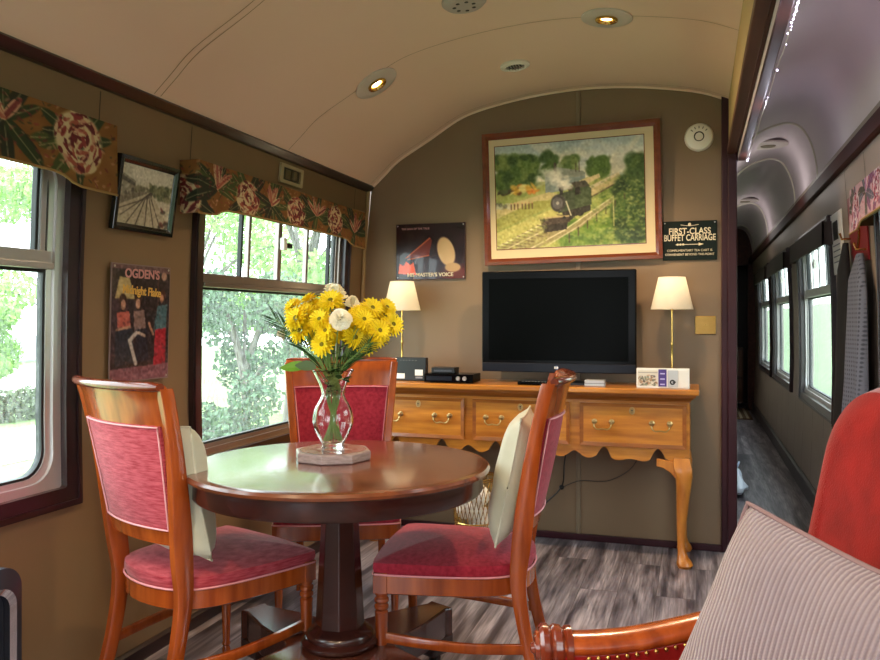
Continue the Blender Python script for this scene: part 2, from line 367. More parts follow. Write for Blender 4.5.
# corridor vault
VP = [(.205, 2.02), (.21, 2.12), (.24, 2.22), (.30, 2.31), (.38, 2.375), (.47, 2.41), (.55, 2.418), (.62, 2.38), (.67, 2.29), (.70, 2.17), (.712, 2.04)]
vp = [(p.x, p.z) for p in lerp_path([(a, 0, b) for a, b in VP], 4)]
m = MB(); m.loft([[(x, YB, z) for x, z in vp], [(x, YF, z) for x, z in vp]], closed=False, caps=False)
m.loft([[(x, YB, z+.06) for x, z in vp], [(x, YF, z+.06) for x, z in vp]], closed=False, caps=False)
struct(m.build('ceiling_corridor', M_vault, smooth=True, auto=60, recalc=False))
M_rib = mat('vault_rib_paint', (222, 214, 200), .4)
for k, y in enumerate((5.35, 6.5, 8.9, 10.9)):
    m = MB(); m.tube([(x, y, z-.004) for x, z in vp], .009, 6); struct(m.build('trim_%d' % (k+8), M_rib, smooth=True))
# end wall
arch = [(CX+x, z) for x, z in cp if CX+x <= .155]
pts = [(-1.90, 0), (.155, 0)]+arch[::-1]+[(-1.835, 1.97), (-1.9, 1.3)]
m = MB(); Mx = Matrix.Rotation(PI/2, 4, 'X')
m.add([(x, 4.40, z) for x, z in pts]+[(x, 4.46, z) for x, z in pts], [tuple(range(len(pts))), tuple(range(len(pts), 2*len(pts)))]+[(i, (i+1) % len(pts), len(pts)+(i+1) % len(pts), len(pts)+i) for i in range(len(pts))])
struct(m.build('wall_end', M_walle))
YR = -1.9
struct(MB().box(-1.95, YR-.05, 0, .85, YR, .45).box(-1.95, YR-.05, 2.0, .85, YR, 2.5).box(-1.95, YR-.05, .45, -1.75, YR, 2.0).box(-.64, YR-.05, .45, .85, YR, 2.0).build('wall_rear', M_wall))  # opening added in the unseen rear wall to let in daylight
# arch edge bead, wall joints, corner bead
m = MB(); m.tube([(x, 4.393, z-.004) for x, z in arch], .007, 6); struct(m.build('trim_12', M_ceil, smooth=True))
m = MB(); m.box(-.624, 4.388, 0, -.600, 4.40, 2.45); struct(m.build('trim_13', mat('wall_batten', (128, 112, 92), .45), bevel=.004))
m = MB(); m.tube([wp(-1, 4.385, z, .012) for z in (0, .4, .9, 1.3, 1.6, 1.85, 1.97)], .012, 8); struct(m.build('trim_14', mat('corner_bead', (150, 122, 78), .4), smooth=True))
# skirtings
m = MB(); m.box(-1.9, 4.378, 0, .13, 4.40, .035); struct(m.build('baseboard_end', M_purple, bevel=.004))
def skirt(side, y0, y1, name, mm, h=.09):
    m = MB(); A = [wp(side, y0, 0, 0), wp(side, y0, 0, .018), wp(side, y0, h*.85, .018), wp(side, y0, h, .006), wp(side, y0, h, 0)]
    m.loft([A, [(p[0], y1, p[2]) for p in A]]); struct(m.build(name, mm))
skirt(-1, YB, 4.38, 'baseboard_left', M_dark, .05); skirt(1, YB, YF, 'baseboard_right', mat('dark_grey_skirting', (48, 40, 44), .4), .11)
# cornices
m = MB(); A = [(-1.868, 1.958), (-1.842, 1.960), (-1.815, 1.985), (-1.83, 2.005), (-1.86, 2.0)]
m.loft([[(x, YB, z) for x, z in A], [(x, 4.40, z) for x, z in A]]); struct(m.build('trim_15', M_cornice))
m = MB(); A = [(.73, 1.958), (.695, 1.958), (.684, 1.966), (.684, 2.035), (.695, 2.048), (.73, 2.048)]
m.loft([[(x, YB, z) for x, z in A], [(x, YF, z) for x, z in A]]); struct(m.build('trim_16', M_cornR))
# beam over the corridor opening
m = MB(); m.box(.152, YB, 2.05, .192, 4.56, 2.085); m.box(.192, YB, 2.058, .215, 4.56, 2.085); m.box(.215, YB, 2.05, .252, 4.56, 2.10)
struct(m.build('trim_17', M_beam, bevel=.004))
m = MB(); m.box(.160, YB, 2.08, .208, 4.46, 2.345); struct(m.build('trim_18', M_tan))
# door post
m = MB(); m.box(.125, 4.375, 0, .175, 4.47, 2.36); m.box(.155, 4.36, 0, .20, 4.56, 2.07); struct(m.build('trim_19', M_purple, bevel=.005))
# partition running down the corridor and far end
struct(MB().box(.155, 4.46, 0, .205, YF, 2.12).build('wall_corridor', M_wallr))
struct(MB().box(.15, YF, 0, .85, YF+.05, 2.5).build('wall_corridor_end', mat('dark_end_panel', (30, 20, 18), .5)))
struct(MB().box(.205, 11.2, 0, .23, YF, 2.3).box(.66, 11.4, 0, .76, 11.46, 2.02).box(.205, 11.4, 1.93, .76, 11.46, 2.42).build('trim_60', M_beam))
# wall joints (left): short dark seams, right dado boards
def seam(side, y, z0, z1, name, mm=M_seam, wd=.005):
    m = MB(); zs = [z0+(z1-z0)*k/6 for k in range(7)]
    m.loft([[wp(side, y-wd/2, z, .0015) for z in zs], [wp(side, y+wd/2, z, .0015) for z in zs]], closed=False, caps=False); struct(m.build(name, mm, recalc=False))
k = 20
for y, z0 in ((2.16, 1.84), (2.66, 1.80), (4.22, 0)):
    seam(-1, y, z0, 1.95, 'trim_%d' % k); k += 1
y = 2.05
while y < 10.6:
    inw = any(a-.05 < y < b+.05 for a, b in WR)
    seam(1, y, .11, Z0-.02 if inw else 1.95, 'trim_%d' % k, mat('dado_joint', (64, 54, 50), .6), .007); k += 1
    y += .48

# ---------------- windows
def rrect(y0, z0, y1, z1, r, n=6, seg=8):
    P = []
    def edge(a, b):
        for i in range(seg): t = i/seg; P.append((a[0]+(b[0]-a[0])*t, a[1]+(b[1]-a[1])*t))
    def arc(cy, cz, a0):
        for i in range(n): a = a0+PI/2*i/n; P.append((cy+r*math.cos(a), cz+r*math.sin(a)))
    edge((y0+r, z0), (y1-r, z0)); arc(y1-r, z0+r, -PI/2); edge((y1, z0+r), (y1, z1-r)); arc(y1-r, z1-r, 0)
    edge((y1-r, z1), (y0+r, z1)); arc(y0+r, z1-r, PI/2); edge((y0, z1-r), (y0, z0+r)); arc(y0+r, z0+r, PI)
    return P
def wring(side, o, i, ins, name, mm, parent, prof=None):
    # o,i = (y0,z0,y1,z1,r); ins = (outer inset, inner inset, back)
    O = rrect(*o); I = rrect(*i); a, b, c = ins
    rings = [[wp(side, y, z, c) for y, z in O], [wp(side, y, z, a) for y, z in O], [wp(side, y, z, b) for y, z in I], [wp(side, y, z, c) for y, z in I]]
    m = MB(); m.loft(rings, closed=True, loop=True); return m.build(name, mm, parent, auto=35)
def wbar(side, y0, y1, z0, z1, i0, i1, name, mm, parent):
    m = MB(); zs = [z0+(z1-z0)*k/5 for k in range(6)]
    m.loft([[wp(side, y0, z, i0), wp(side, y1, z, i0), wp(side, y1, z, i1), wp(side, y0, z, i1)] for z in zs])
    return m.build(name, mm, parent, bevel=.003)
def window(n, side, y0, y1, metal, slide=False, outer=M_dark, R=.085):
    w_ = sempty('window_%d' % n)
    z0, z1 = (.585 if R < .05 else .612), 1.79; e = 1e-3
    wring(side, (y0, z0, y1, z1, .004), (y0+.062, z0+.062, y1-.062, z1-.062, .01), (.022, .018, -.03), 'wooden_surround', outer, w_)
    wring(side, (y0+.006, z0+.006, y1-.006, z1-.006, .004), (y0+.02, z0+.02, y1-.02, z1-.02, .006), (.028, .028, .01), 'surround_bead', outer, w_)
    wring(side, (y0+.055, z0+.055, y1-.055, z1-.055, .01), (y0+.09, z0+.088, y1-.09, z1-.088, R), (-.004, -.008, -.05), 'metal_frame', metal, w_)
    wring(side, (y0+.088, z0+.086, y1-.088, z1-.086, R), (y0+.108, z0+.104, y1-.108, z1-.104, R*.95), (-.018, -.022, -.05), 'inner_frame', metal, w_)
    wring(side, (y0+.107, z0+.103, y1-.107, z1-.103, R*.95), (y0+.116, z0+.112, y1-.116, z1-.112, R*.9), (-.026, -.028, -.05), 'gasket', M_gasket, w_)
    A, B = y0+.10, y1-.10
    tz = .022 if R > .05 else 0
    wbar(side, A, B, 1.335+tz, 1.355+tz, .0, -.045, 'transom', metal, w_); wbar(side, A, B, 1.355+tz, 1.392+tz, -.012, -.045, 'transom', metal, w_)
    wbar(side, A, B, 1.325+tz, 1.336+tz, -.028, -.045, 'gasket', M_gasket, w_)
    L = B-A
    bars = ((.0, .0),)
    if slide:
        for f, wd, mm2 in ((.235, .014, M_gasket), (.285, .018, metal), (.50, .034, metal), (.725, .02, metal), (.93, .014, M_gasket), (.08-.07, .01, metal)):
            yy = A+f*L; wbar(side, yy-wd/2, yy+wd/2, 1.39, z1-.09, -.018, -.04, 'mullion', mm2, w_)
        yy = A+.5*L
        m = MB(); m.box(-.012, -.014, -.03, .012, .014, .03); m.build('window_latch', M_white, w_, loc=wp(side, yy, 1.565, .0), bevel=.003)
        m = MB(); m.box(-.01, -.012, -.012, .012, .035, .012); m.build('window_latch_lever', M_blackm, w_, loc=wp(side, yy+.035, 1.56, .0), bevel=.003)
    else:
        for f, wd, mm2 in ((.955, .012, M_gasket), (.975, .022, metal)):
            yy = A+f*L; wbar(side, yy-wd/2, yy+wd/2, 1.39, z1-.09, -.018, -.04, 'mullion', mm2, w_)
    m = MB(); zs = [.70+k*(1.0)/8 for k in range(9)]
    m.loft([[wp(side, y0+.1, z, -.036) for z in zs], [wp(side, y1-.1, z, -.036) for z in zs]], closed=False, caps=False)
    m.build('window_pane', M_pane, w_, recalc=False)
    return w_
window(1, -1, *WL[1], M_alu); window(2, -1, *WL[2], M_alu_refl, slide=True, R=.012); window(3, -1, *WL[0], M_alu)
for i, (a, b) in enumerate(WR): window(4+i, 1, a, b, M_alu, slide=(i in (3, 4)), outer=M_dark)

# ------------------------------------------------------------------ outside the carriage
M_grass = mat('lawn_grass', (120, 146, 84), .9, c2=(142, 164, 104), scale=(3, 3, 3), detail=8)
M_road = mat('pale_concrete_road', (176, 172, 168), .8, c2=(162, 158, 156), scale=(1, 1, 1))
M_hedge = mat('hedge_leaves', (72, 82, 60), .8, c2=(108, 120, 84), scale=(9, 9, 9))
M_fol = mat('fresh_spring_leaves', (118, 162, 70), .6, c2=(158, 192, 104), scale=(.6, .6, .6))
M_fol2 = mat('grey_green_leaves', (66, 94, 66), .7, c2=(92, 120, 84), scale=(1, 1, 1))
M_bark = mat('grey_bark', (120, 112, 104), .8, c2=(90, 82, 76), scale=(8, 8, 1))
M_fence = mat('pale_fence_wood', (206, 200, 176), .7)
M_shed = mat('white_painted_boards', (232, 230, 228), .6)
M_slate = mat('grey_slate_roof', (150, 152, 156), .6)
M_pink = mat('mauve_painted_post', (150, 120, 132), .5)
m = MB(); m.box(-60, -30, -1.12, 60, 60, -1.05); struct(m.build('ground', M_grass))
m = MB(); R = lambda a, b: (a, b)
m.add([(-10.2, -20, -1.04), (-10.2, 14.4, -1.04), (-13.4, 14.4, -1.04), (-13.4, -20, -1.04)], [(0, 1, 2, 3)])
struct(m.build('road', M_road))
def foliage(name, mm, blobs, n, size, seed, parent=None):
    rs = random.Random(seed); m = MB(); tot = sum(b[3]*b[4]*b[5] for b in blobs)
    for (cx, cy, cz, rx, ry, rz) in blobs:
        for _ in range(int(n*rx*ry*rz/tot)):
            d = Vector((rs.gauss(0, 1), rs.gauss(0, 1), rs.gauss(0, 1))).normalized()*(rs.random()**.45)
            p = Vector((cx+d.x*rx, cy+d.y*ry, cz+d.z*rz)); a = Vector((rs.gauss(0, 1), rs.gauss(0, 1), rs.gauss(0, 1))).normalized(); b = a.orthogonal().normalized()
            s_ = size*rs.uniform(.6, 1.4); m.add([p-a*s_, p-b*s_*.5, p+a*s_, p+b*s_*.5], [(0, 1, 2, 3)])
    return m.build(name, mm, parent, recalc=False)
def tree(loc, label, h, spread, n, size, mm, seed, name='leafy_tree', lean=0, low=.25):
    t = thing(name, label, 'tree', loc); rs = random.Random(seed)
    m = MB(); top = Vector((lean, 0, h*.8)); m.tube(lerp_path([(0, 0, 0), (lean*.2, .05, h*.3), (lean*.6, 0, h*.55), top], 4), [h*.022*(1-.055*i) for i in range(13)], 8)
    blobs = []
    for k in range(9):
        a = 2*PI*k/9+rs.random(); zz = h*rs.uniform(low+.08, .9); r = spread*rs.uniform(.35, .8)
        p = (lean*zz/h+r*math.cos(a), r*math.sin(a), zz); blobs.append((*p, spread*rs.uniform(.35, .55), spread*rs.uniform(.35, .55), h*rs.uniform(.08, .16)))
        m.tube(lerp_path([(lean*.4*zz/h, 0, zz*.6), (p[0]*.5, p[1]*.5, zz*.9), p], 3), [.05, .045, .04, .035, .03, .02, .012], 5)
    m.build('trunk', M_bark, t, smooth=True); foliage('foliage', mm, blobs, n, size, seed, t); return t
tree((-6.3, 10.3, -1.05), 'drooping grey-green tree beyond the middle of the far left window', 3.0, .95, 5200, .05, M_fol2, 3, low=.1)
tree((-7.6, 14.0, -1.05), 'tall bright green tree with leaning grey trunk behind far left window', 6.4, 3.0, 12000, .085, M_fol, 5, lean=.9)
tree((-3.6, 14.8, -1.05), 'bright green tree seen at the right of the far left window', 6.0, 2.2, 8500, .08, M_fol, 8)
tree((-12.2, 17.5, -1.05), 'bright green tree seen at the left of the far left window', 6.2, 2.6, 6000, .08, M_fol, 11, low=.3)
tree((-16.3, 14.8, -1.05), 'pale green tree at the left edge of the nearest window', 3.4, 1.0, 5000, .07, M_fol, 14, low=.2)
tree((-25.0, 26.5, -1.05), 'tall pale tree far behind the white garden building', 8.5, 3.6, 8000, .13, M_fol, 17, low=.2)
tree((8.4, 34, -1.05), 'green tree behind the grassy bank outside the corridor windows', 7.5, 2.4, 3500, .13, M_fol, 20, low=.2)
m = MB(); m.grid(60, 8, lambda u, v: (2.0+4.5*v, -4+94*u, -1.08+3.1*smooth01(v)+.12*math.sin(u*90+v*9)*v)); m.grid(2, 2, lambda u, v: (2.0+4.5*v, -4+94*u, -1.1)); tag(m.build('grass_bank', mat('bank_grass', (98, 122, 80), .9, c2=(122, 144, 102), scale=(4, 4, 4)), smooth=True, recalc=False), 'green grassy bank rising outside the corridor windows', 'bank')
# hedge, fence, shed
def hedge(y0, y1, x, h, label, seed):
    rs = random.Random(seed); blobs = []
    n = 14
    for k in range(n): blobs.append((0, y0+(y1-y0)*(k+.5)/n, h*.5, .35, (y1-y0)/n*.7, h*.55))
    t = foliage('hedge', M_hedge, blobs, 9000, .055, seed); t.location = (x, 0, -1.05); tag(t, label, 'hedge')
hedge(8, 17.5, -14.4, .72, 'clipped low hedge beyond the road, seen through the nearest window', 2)
f = thing('picket_fence', 'pale wooden picket fence seen low through the far left window', 'fence', (-9.6, 17.2, -1.05), -.35)
m = MB(); m.box(-3, .02, .2, 7.2, .05, .26); m.box(-3, .02, .62, 7.2, .05, .68); m.build('rail', M_fence, f)
p0 = None
for k in range(62):
    x = -3+k*.165
    if p0 is None: p0 = MB().prism([(-.05, 0), (.05, 0), (.05, .78), (0, .86), (-.05, .78)], -.012, .012, Matrix.Rotation(PI/2, 4, 'X')).build('picket', M_fence, f, loc=(x, 0, 0)); continue
    c = p0.copy(); COL.objects.link(c); c.location = (x, 0, 0); c.parent = f
s_ = thing('garden_shed', 'white garden building with grey roof beyond the hedge', 'shed', (-20.2, 19.5, -1.05))
m = MB(); m.box(-2.4, -3.2, 0, 2.4, 3.0, 1.15); m.build('wall', M_shed, s_)
m = MB(); m.loft([[(-2.6, -3.4, 1.1), (2.6, -3.4, 1.1), (2.6, -3.4, 1.16), (0, -3.4, 1.75), (-2.6, -3.4, 1.16)], [(-2.6, 3.2, 1.1), (2.6, 3.2, 1.1), (2.6, 3.2, 1.16), (0, 3.2, 1.75), (-2.6, 3.2, 1.16)]]); m.build('roof', M_slate, s_)
g = thing('glazed_porch', 'small pale glazed porch with thin posts seen through nearest window', 'porch', (-11.9, 14.9, -1.05))
for x, y in ((0, 0), (.55, 0), (0, .9), (.55, .9)): MB().box(-.04, -.04, 0, .04, .04, 1.75).build('post', M_slate, g, loc=(x, y, 0))
MB().box(-.25, -.2, 1.75, .8, 1.1, 1.84).build('roof', M_slate, g)

# ------------------------------------------------------------------ pelmets
def floral(W, H, seed, base, dark, mids, lights, greens, n=None):
    c = Canvas(W, H, base, seed); rs = c.rs; c.noise(W//12, H//8, 7)
    step = H*1.05; n = int(W/step)+1
    for k in range(n):
        x = k*step+rs.uniform(-.15, .15)*step; y = H*rs.uniform(.35, .7)
        for j in range(13):     # leaves
            a = rs.uniform(0, 2*PI); L = H*rs.uniform(.5, .95); g = greens[rs.randint(len(greens))]
            x2, y2 = x+L*math.cos(a), y+L*math.sin(a)*.9; c.ell((x+x2)/2, (y+y2)/2, L*.5, L*.13, g, .95, ang=math.atan2(y2-y, x2-x), soft=.2)
            c.line([(x, y), (x2, y2)], 1.2, lights[0], .5)
        if k % 2 == 0:         # peony
            c.ell(x, y, H*.44, H*.42, lights[0], 1, soft=.15)
            for j in range(90):
                a = rs.uniform(0, 2*PI); r = H*.42*math.sqrt(rs.uniform(0, 1)); col = (dark, mids[rs.randint(len(mids))], dark, lights[rs.randint(len(lights))])[rs.randint(4)]
                c.ell(x+r*math.cos(a), y+r*math.sin(a), H*rs.uniform(.05, .11), H*rs.uniform(.018, .04), col, .95, ang=a+PI/2+rs.uniform(-.5, .5), soft=.2)
        else:                  # striped lily petals
            for j in range(6):
                a = rs.uniform(-2.6, -.5); L = H*rs.uniform(.4, .6); x2, y2 = x+L*math.cos(a), y+L*math.sin(a)
                c.ell((x+x2)/2, (y+y2)/2, L*.55, H*.07, lights[j % len(lights)], 1, ang=a, soft=.15)
                for q in (-.03, 0, .03): c.line([(x+q*H, y), (x2+q*H, y2)], 1.6, (dark, mids[0], mids[-1])[j % 3], .85)
    c.dabs(int(W*H*.02), 0, 0, W, H, 2.6, [dark, greens[2], mids[0], lights[1]], .5, .45); c.a *= .86
    return c
OCH = dict(base=(140, 92, 36), dark=(104, 20, 30), mids=[(150, 50, 50), (176, 90, 70)], lights=[(226, 204, 160), (214, 160, 130)], greens=[(40, 58, 24), (70, 84, 34), (28, 38, 20)])
PNK = dict(base=(206, 168, 184), dark=(120, 20, 60), mids=[(180, 50, 80), (120, 90, 160)], lights=[(236, 224, 236), (220, 160, 190)], greens=[(70, 70, 60), (120, 60, 110), (90, 90, 110)])
M_fab = art('floral_pelmet_fabric', .8, 0)
def pelmet(side, y0, y1, z0, z1, pal, seed, label, d=.075, plain=None):
    t = thing('window_pelmet', label, 'pelmet', wp(side, (y0+y1)/2, (z0+z1)/2, 0)); o = Vector(t.location)
    zi = hw(1.7); xf = CX+side*(zi-d-.012); xw = CX+side*(zi+.01)
    mm = plain or mat('pelmet_backing', (96, 74, 40), .8)
    m = MB()
    for a, b in (((min(xf+side*.002, xf+side*.012), y0, z0), (max(xf+side*.002, xf+side*.012), y1, z1)),
                 ((min(xf, xw), y0, z0), (max(xf, xw), y0+.012, z1)), ((min(xf, xw), y1-.012, z0), (max(xf, xw), y1, z1))):
        m.box(*[v-q+(.034 if i == 2 and not plain else 0) for i, (v, q) in enumerate(zip(a, o))], *[v-q for v, q in zip(b, o)])
    m.build('board', mm, t)
    if plain: return t
    H_ = 66; W_ = int(H_*(y1-y0+d)/(z1-z0)); c = floral(W_, H_, seed, **pal); tot = y1-y0+d
    def fn(u, v):
        s_ = u*tot
        g_ = s_/tot; z = z1-v*(z1-z0-.028*smooth01(min(1, max(0, (min(g_, 1-g_)-.10)/.06)))-.010*math.sin(PI*g_))
        if side < 0:
            p = (xf-(d-s_) - .003 if s_ < d else xf+.003, (y0-.002) if s_ < d else y0+s_-d, z)
        else:
            p = (xf-.003, y0+s_*(y1-y0)/tot, z)
        return tuple(q-r for q, r in zip(p, o))
    c.build('floral_fabric', M_fab, fn, t)
    m = MB(); m.tube([fn(d/tot+(1-d/tot)*k/40, 1) for k in range(41)], .004, 6); m.build('piping', mat('pelmet_piping', (150, 118, 70), .7), t, smooth=True)
    return t
pelmet(-1, .62, 2.155, 1.605, 1.83, OCH, 4, 'floral ochre and maroon window pelmet above the nearest left window')
pelmet(-1, 2.60, 4.20, 1.605, 1.808, OCH, 7, 'floral ochre and maroon window pelmet above the far left window')
pelmet(1, 2.2, 3.88, 1.575, 1.765, PNK, 9, 'pink and mauve floral pelmet on the right wall at the photo edge')
M_pelm = mat('plain_brown_pelmet', (50, 36, 30), .7)
pelmet(1, 4.9, 6.5, 1.62, 1.75, None, 0, 'plain brown pelmet above the nearest bare corridor window', .05, M_pelm)
pelmet(1, 7.0, 8.6, 1.62, 1.75, None, 0, 'plain brown pelmet above the second corridor window beyond the coats', .05, M_pelm)
pelmet(1, 8.85, 10.45, 1.62, 1.75, None, 0, 'plain brown pelmet above the farthest corridor window', .05, M_pelm)

# ------------------------------------------------------------------ things on the left wall
def framed(W, H, fw, fm, matw, matm, canvas, loc, rot, name, label, cat, fd=.018, glassy=True):
    """built in the XZ plane facing -Y"""
    t = thing(name, label, cat, loc, rot=rot); a, b = W/2, H/2
    m = MB()
    O = [(-a, -b), (a, -b), (a, b), (-a, b)]; I = [(-a+fw, -b+fw), (a-fw, -b+fw), (a-fw, b-fw), (-a+fw, b-fw)]
    mid = [((p[0]*.45+q[0]*.55), (p[1]*.45+q[1]*.55)) for p, q in zip(O, I)]
    m.loft([[(x, 0, z) for x, z in O], [(x, -fd, z) for x, z in O], [(x, -fd*1.05, z) for x, z in mid], [(x, -fd*.6, z) for x, z in I], [(x, 0, z) for x, z in I]], loop=True)
    m.build('picture_frame', fm, t, bevel=.002)
    if matm: MB().box(-a+fw*.8, -fd*.45, -b+fw*.8, a-fw*.8, 0, b-fw*.8).build('mount', matm, t)
    l, r_, tp, bt = matw
    x0, x1, z0_, z1_ = -a+fw+l, a-fw-r_, -b+fw+bt, b-fw-tp
    canvas.build('picture', art('printed_picture', .75, .05), lambda u, v: (x0+u*(x1-x0), -fd*.5, z1_-v*(z1_-z0_)), t)
    if matm:
        m = MB(); O = [(x0-.004, z0_-.004), (x1+.004, z0_-.004), (x1+.004, z1_+.004), (x0-.004, z1_+.004)]; I = [(x0, z0_), (x1, z0_), (x1, z1_), (x0, z1_)]
        m.loft([[(x, -fd*.4, z) for x, z in O], [(x, -fd*.56, z) for x, z in O], [(x, -fd*.56, z) for x, z in I], [(x, -fd*.4, z) for x, z in I]], loop=True); m.build('mount_slip', fm, t)
    return t
# small framed photograph of station tracks
c = Canvas(150, 120, (206, 200, 184), 3)
c.poly([(0, 0), (150, 0), (150, 44), (0, 50)], (196, 192, 178)); c.ell(70, 10, 60, 26, (218, 214, 200), .7, soft=1)
c.poly([(0, 20), (40, 32), (42, 60), (0, 74)], (150, 144, 130)); c.poly([(0, 24), (38, 36), (38, 42), (0, 34)], (98, 94, 88)); c.dabs(14, 0, 40, 40, 66, 5, [(90, 84, 78), (190, 184, 170)], .8)
c.dabs(50, 82, 34, 146, 58, 8, [(104, 110, 82), (128, 130, 100), (80, 86, 66)], .8); c.dabs(30, 42, 40, 84, 54, 6, [(140, 136, 116), (110, 108, 92)], .8)
c.poly([(0, 80), (70, 50), (90, 50), (150, 110), (150, 120), (0, 120)], (186, 176, 154))
for a, b2, k2 in ((0, 92, 2.4), (8, 104, 2.6), (26, 118, 2.8), (52, 120, 3), (80, 120, 3), (106, 120, 3), (128, 120, 2.6)): c.line([(a, b2), (60+a*.22, 68-a*.06), (84+a*.05, 50)], k2, (70, 62, 56), .85)
c.poly([(0, 66), (74, 48), (76, 52), (0, 84)], (120, 112, 100)); c.dabs(10, 120, 80, 148, 116, 7, [(60, 54, 50), (110, 60, 56)], .8)
c.dabs(160, 0, 50, 150, 120, 3, [(150, 140, 122), (120, 112, 98), (200, 190, 170)], .3); c.blur(2); c.noise(40, 32, 12)
wallrot = math.atan((hw(1.5)-hw(1.78))/.28)
M_bframe = mat('black_green_frame', (18, 24, 24), .2, coat=.6)
framed(.322, .255, .026, M_bframe, (0, 0, 0, 0), None, c, (-1.866, 2.385, 1.636), (.15, 0, PI/2), 'framed_photograph', 'small dark framed photograph of railway tracks hanging between the left windows', 'picture', .02)
# tin advertising poster
c = Canvas(110, 150, (52, 40, 44), 5); c.noise(20, 26, 10)
c.poly([(0, 0), (110, 0), (110, 8), (0, 6)], (128, 96, 100)); c.poly([(0, 134), (110, 130), (110, 150), (0, 150)], (150, 96, 110)); c.dabs(30, 0, 134, 110, 148, 4, [(176, 120, 130), (120, 76, 90)], .6)
c.poly([(14, 14), (30, 14), (42, 44), (6, 44)], (206, 184, 128)); c.ell(22, 12, 12, 5, (40, 32, 34)); c.ell(98, 12, 6, 6, (222, 180, 160))
c.poly([(0, 44), (30, 44), (28, 120), (0, 126)], (70, 50, 60)); c.line([(86, 10), (88, 120)], 3, (104, 72, 64))
# seated pair
c.ell(20, 46, 7, 9, (60, 36, 30)); c.ell(21, 52, 4.6, 7, (214, 160, 136)); c.poly([(10, 62), (32, 60), (36, 84), (12, 86)], (208, 108, 96)); c.poly([(8, 84), (38, 82), (44, 128), (8, 130)], (44, 48, 62)); c.line([(10, 84), (34, 80)], 3, (214, 170, 140))
c.ell(48, 44, 7, 9, (70, 44, 34)); c.ell(48, 50, 4.6, 7, (218, 168, 144)); c.poly([(40, 60), (60, 58), (64, 84), (42, 86)], (150, 120, 116)); c.poly([(44, 84), (66, 82), (70, 124), (46, 128)], (36, 36, 52))
c.line([(46, 88), (34, 98), (46, 128)], 6, (206, 196, 190)); c.line([(50, 88), (62, 92)], 4, (216, 190, 170))
# standing figure at right
c.ell(96, 38, 6, 8, (96, 50, 36)); c.ell(94, 42, 4, 6, (214, 156, 130)); c.poly([(86, 52), (106, 50), (104, 82), (78, 88)], (86, 122, 134)); c.poly([(82, 84), (104, 82), (104, 130), (80, 132)], (186, 40, 58)); c.line([(70, 76), (78, 90)], 4, (210, 150, 120))
c.dabs(40, 2, 50, 108, 130, 3, [(40, 30, 34), (70, 50, 52), (100, 74, 72)], .35); c.dabs(260, 2, 40, 108, 140, 2, [(50, 40, 44), (150, 110, 104), (90, 70, 74), (60, 60, 76)], .3); c.blur(1); c.a *= .85; c.noise(40, 56, 14)
P = thing('tin_poster', 'tall tin advertising poster of seated and standing figures below the framed photograph', 'poster', (-1.888, 2.392, 1.19), rot=(.03, 0, PI/2))
W_, H_ = .318, .412
MB().box(-W_/2, -.004, -H_/2, W_/2, 0, H_/2).build('sheet', mat('tin_edge', (130, 110, 108), .4), P)
c.build('picture', art('printed_tin', .3, .4), lambda u, v: (-W_/2+.004+u*(W_-.008), -.0048, H_/2-.004-v*(H_-.008)), P)
text("OGDEN'S", .044, mat('maroon_cream_letters', (196, 140, 140), .5), (0.0, -.006, .172), (PI/2, 0, 0), P, bold=.0012)
text('Midnight Flake', .042, mat('gold_letters', (214, 170, 80), .5), (0, -.006, .112), (PI/2, .05, 0), P, bold=.001, sx=.85)
for x, z in ((-.145, .195), (.145, .195), (-.145, -.195), (.145, -.195)): MB().lathe([(.004, 0), (.004, .003)], 8, Matrix.Rotation(PI/2, 4, 'X')).build('screw', M_silver, P, loc=(x, -.004, z))
# vent box
v = thing('wall_vent', 'small cream framed ventilator high on the left wall above the pelmet', 'vent', wp(-1, 3.45, 1.895, .004), rot=(.10, 0, PI/2))
m = MB(); O = rrect(-.11, -.045, .11, .045, .006, 3, 1); I = rrect(-.085, -.03, .085, .03, .004, 3, 1)
m.loft([[(x, 0, z) for x, z in O], [(x, -.012, z) for x, z in O], [(x, -.012, z) for x, z in I], [(x, 0, z) for x, z in I]], loop=True); m.build('frame', mat('cream_vent_paint', (176, 160, 126), .5), v)
MB().box(-.085, -.003, -.03, .085, 0, .03).build('back_plate', mat('vent_dark', (52, 46, 36), .5), v); MB().box(.0, -.02, -.02, .03, -.003, .02).box(-.06, -.008, -.022, -.01, -.003, .022).build('slider', mat('vent_slider', (96, 84, 60), .4), v, bevel=.003)

# heater at the left edge of the photo
h = thing('panel_heater', 'black panel heater with rounded chrome edge below the nearest left window', 'heater', (-1.72, 1.285, 0), rot=(0, 0, PI/2))
def rring(y0, z0, y1, z1, r): return rrect(y0, z0, y1, z1, r, 8, 1)
def hring(o, i, a, b, name, mm):
    O = rring(*o); I = rring(*i); m = MB(); m.loft([[(x, 0, z) for x, z in O], [(x, -a, z) for x, z in O], [(x, -b, z) for x, z in I], [(x, 0, z) for x, z in I]], loop=True); return m.build(name, mm, h, auto=35)
hring((-.36, .04, .36, .572, .06), (-.322, .075, .322, .53, .05), .055, .07, 'outer_casing', mat('grey_steel_casing', (70, 72, 84), .3, metal=.6))
hring((-.322, .075, .322, .53, .05), (-.308, .09, .308, .516, .045), .078, .07, 'chrome_trim', mat('chrome', (220, 220, 225), .1, metal=1))
MB().prism(rring(-.31, .088, .31, .518, .045), 0, .05, Matrix.Rotation(PI/2, 4, 'X')).build('panel', M_navy, h, bevel=.004)
for x in (-.25, .25): MB().box(-.03, -.08, 0, .03, .0, .06).build('foot', M_blackm, h, loc=(x, 0, 0), bevel=.004)

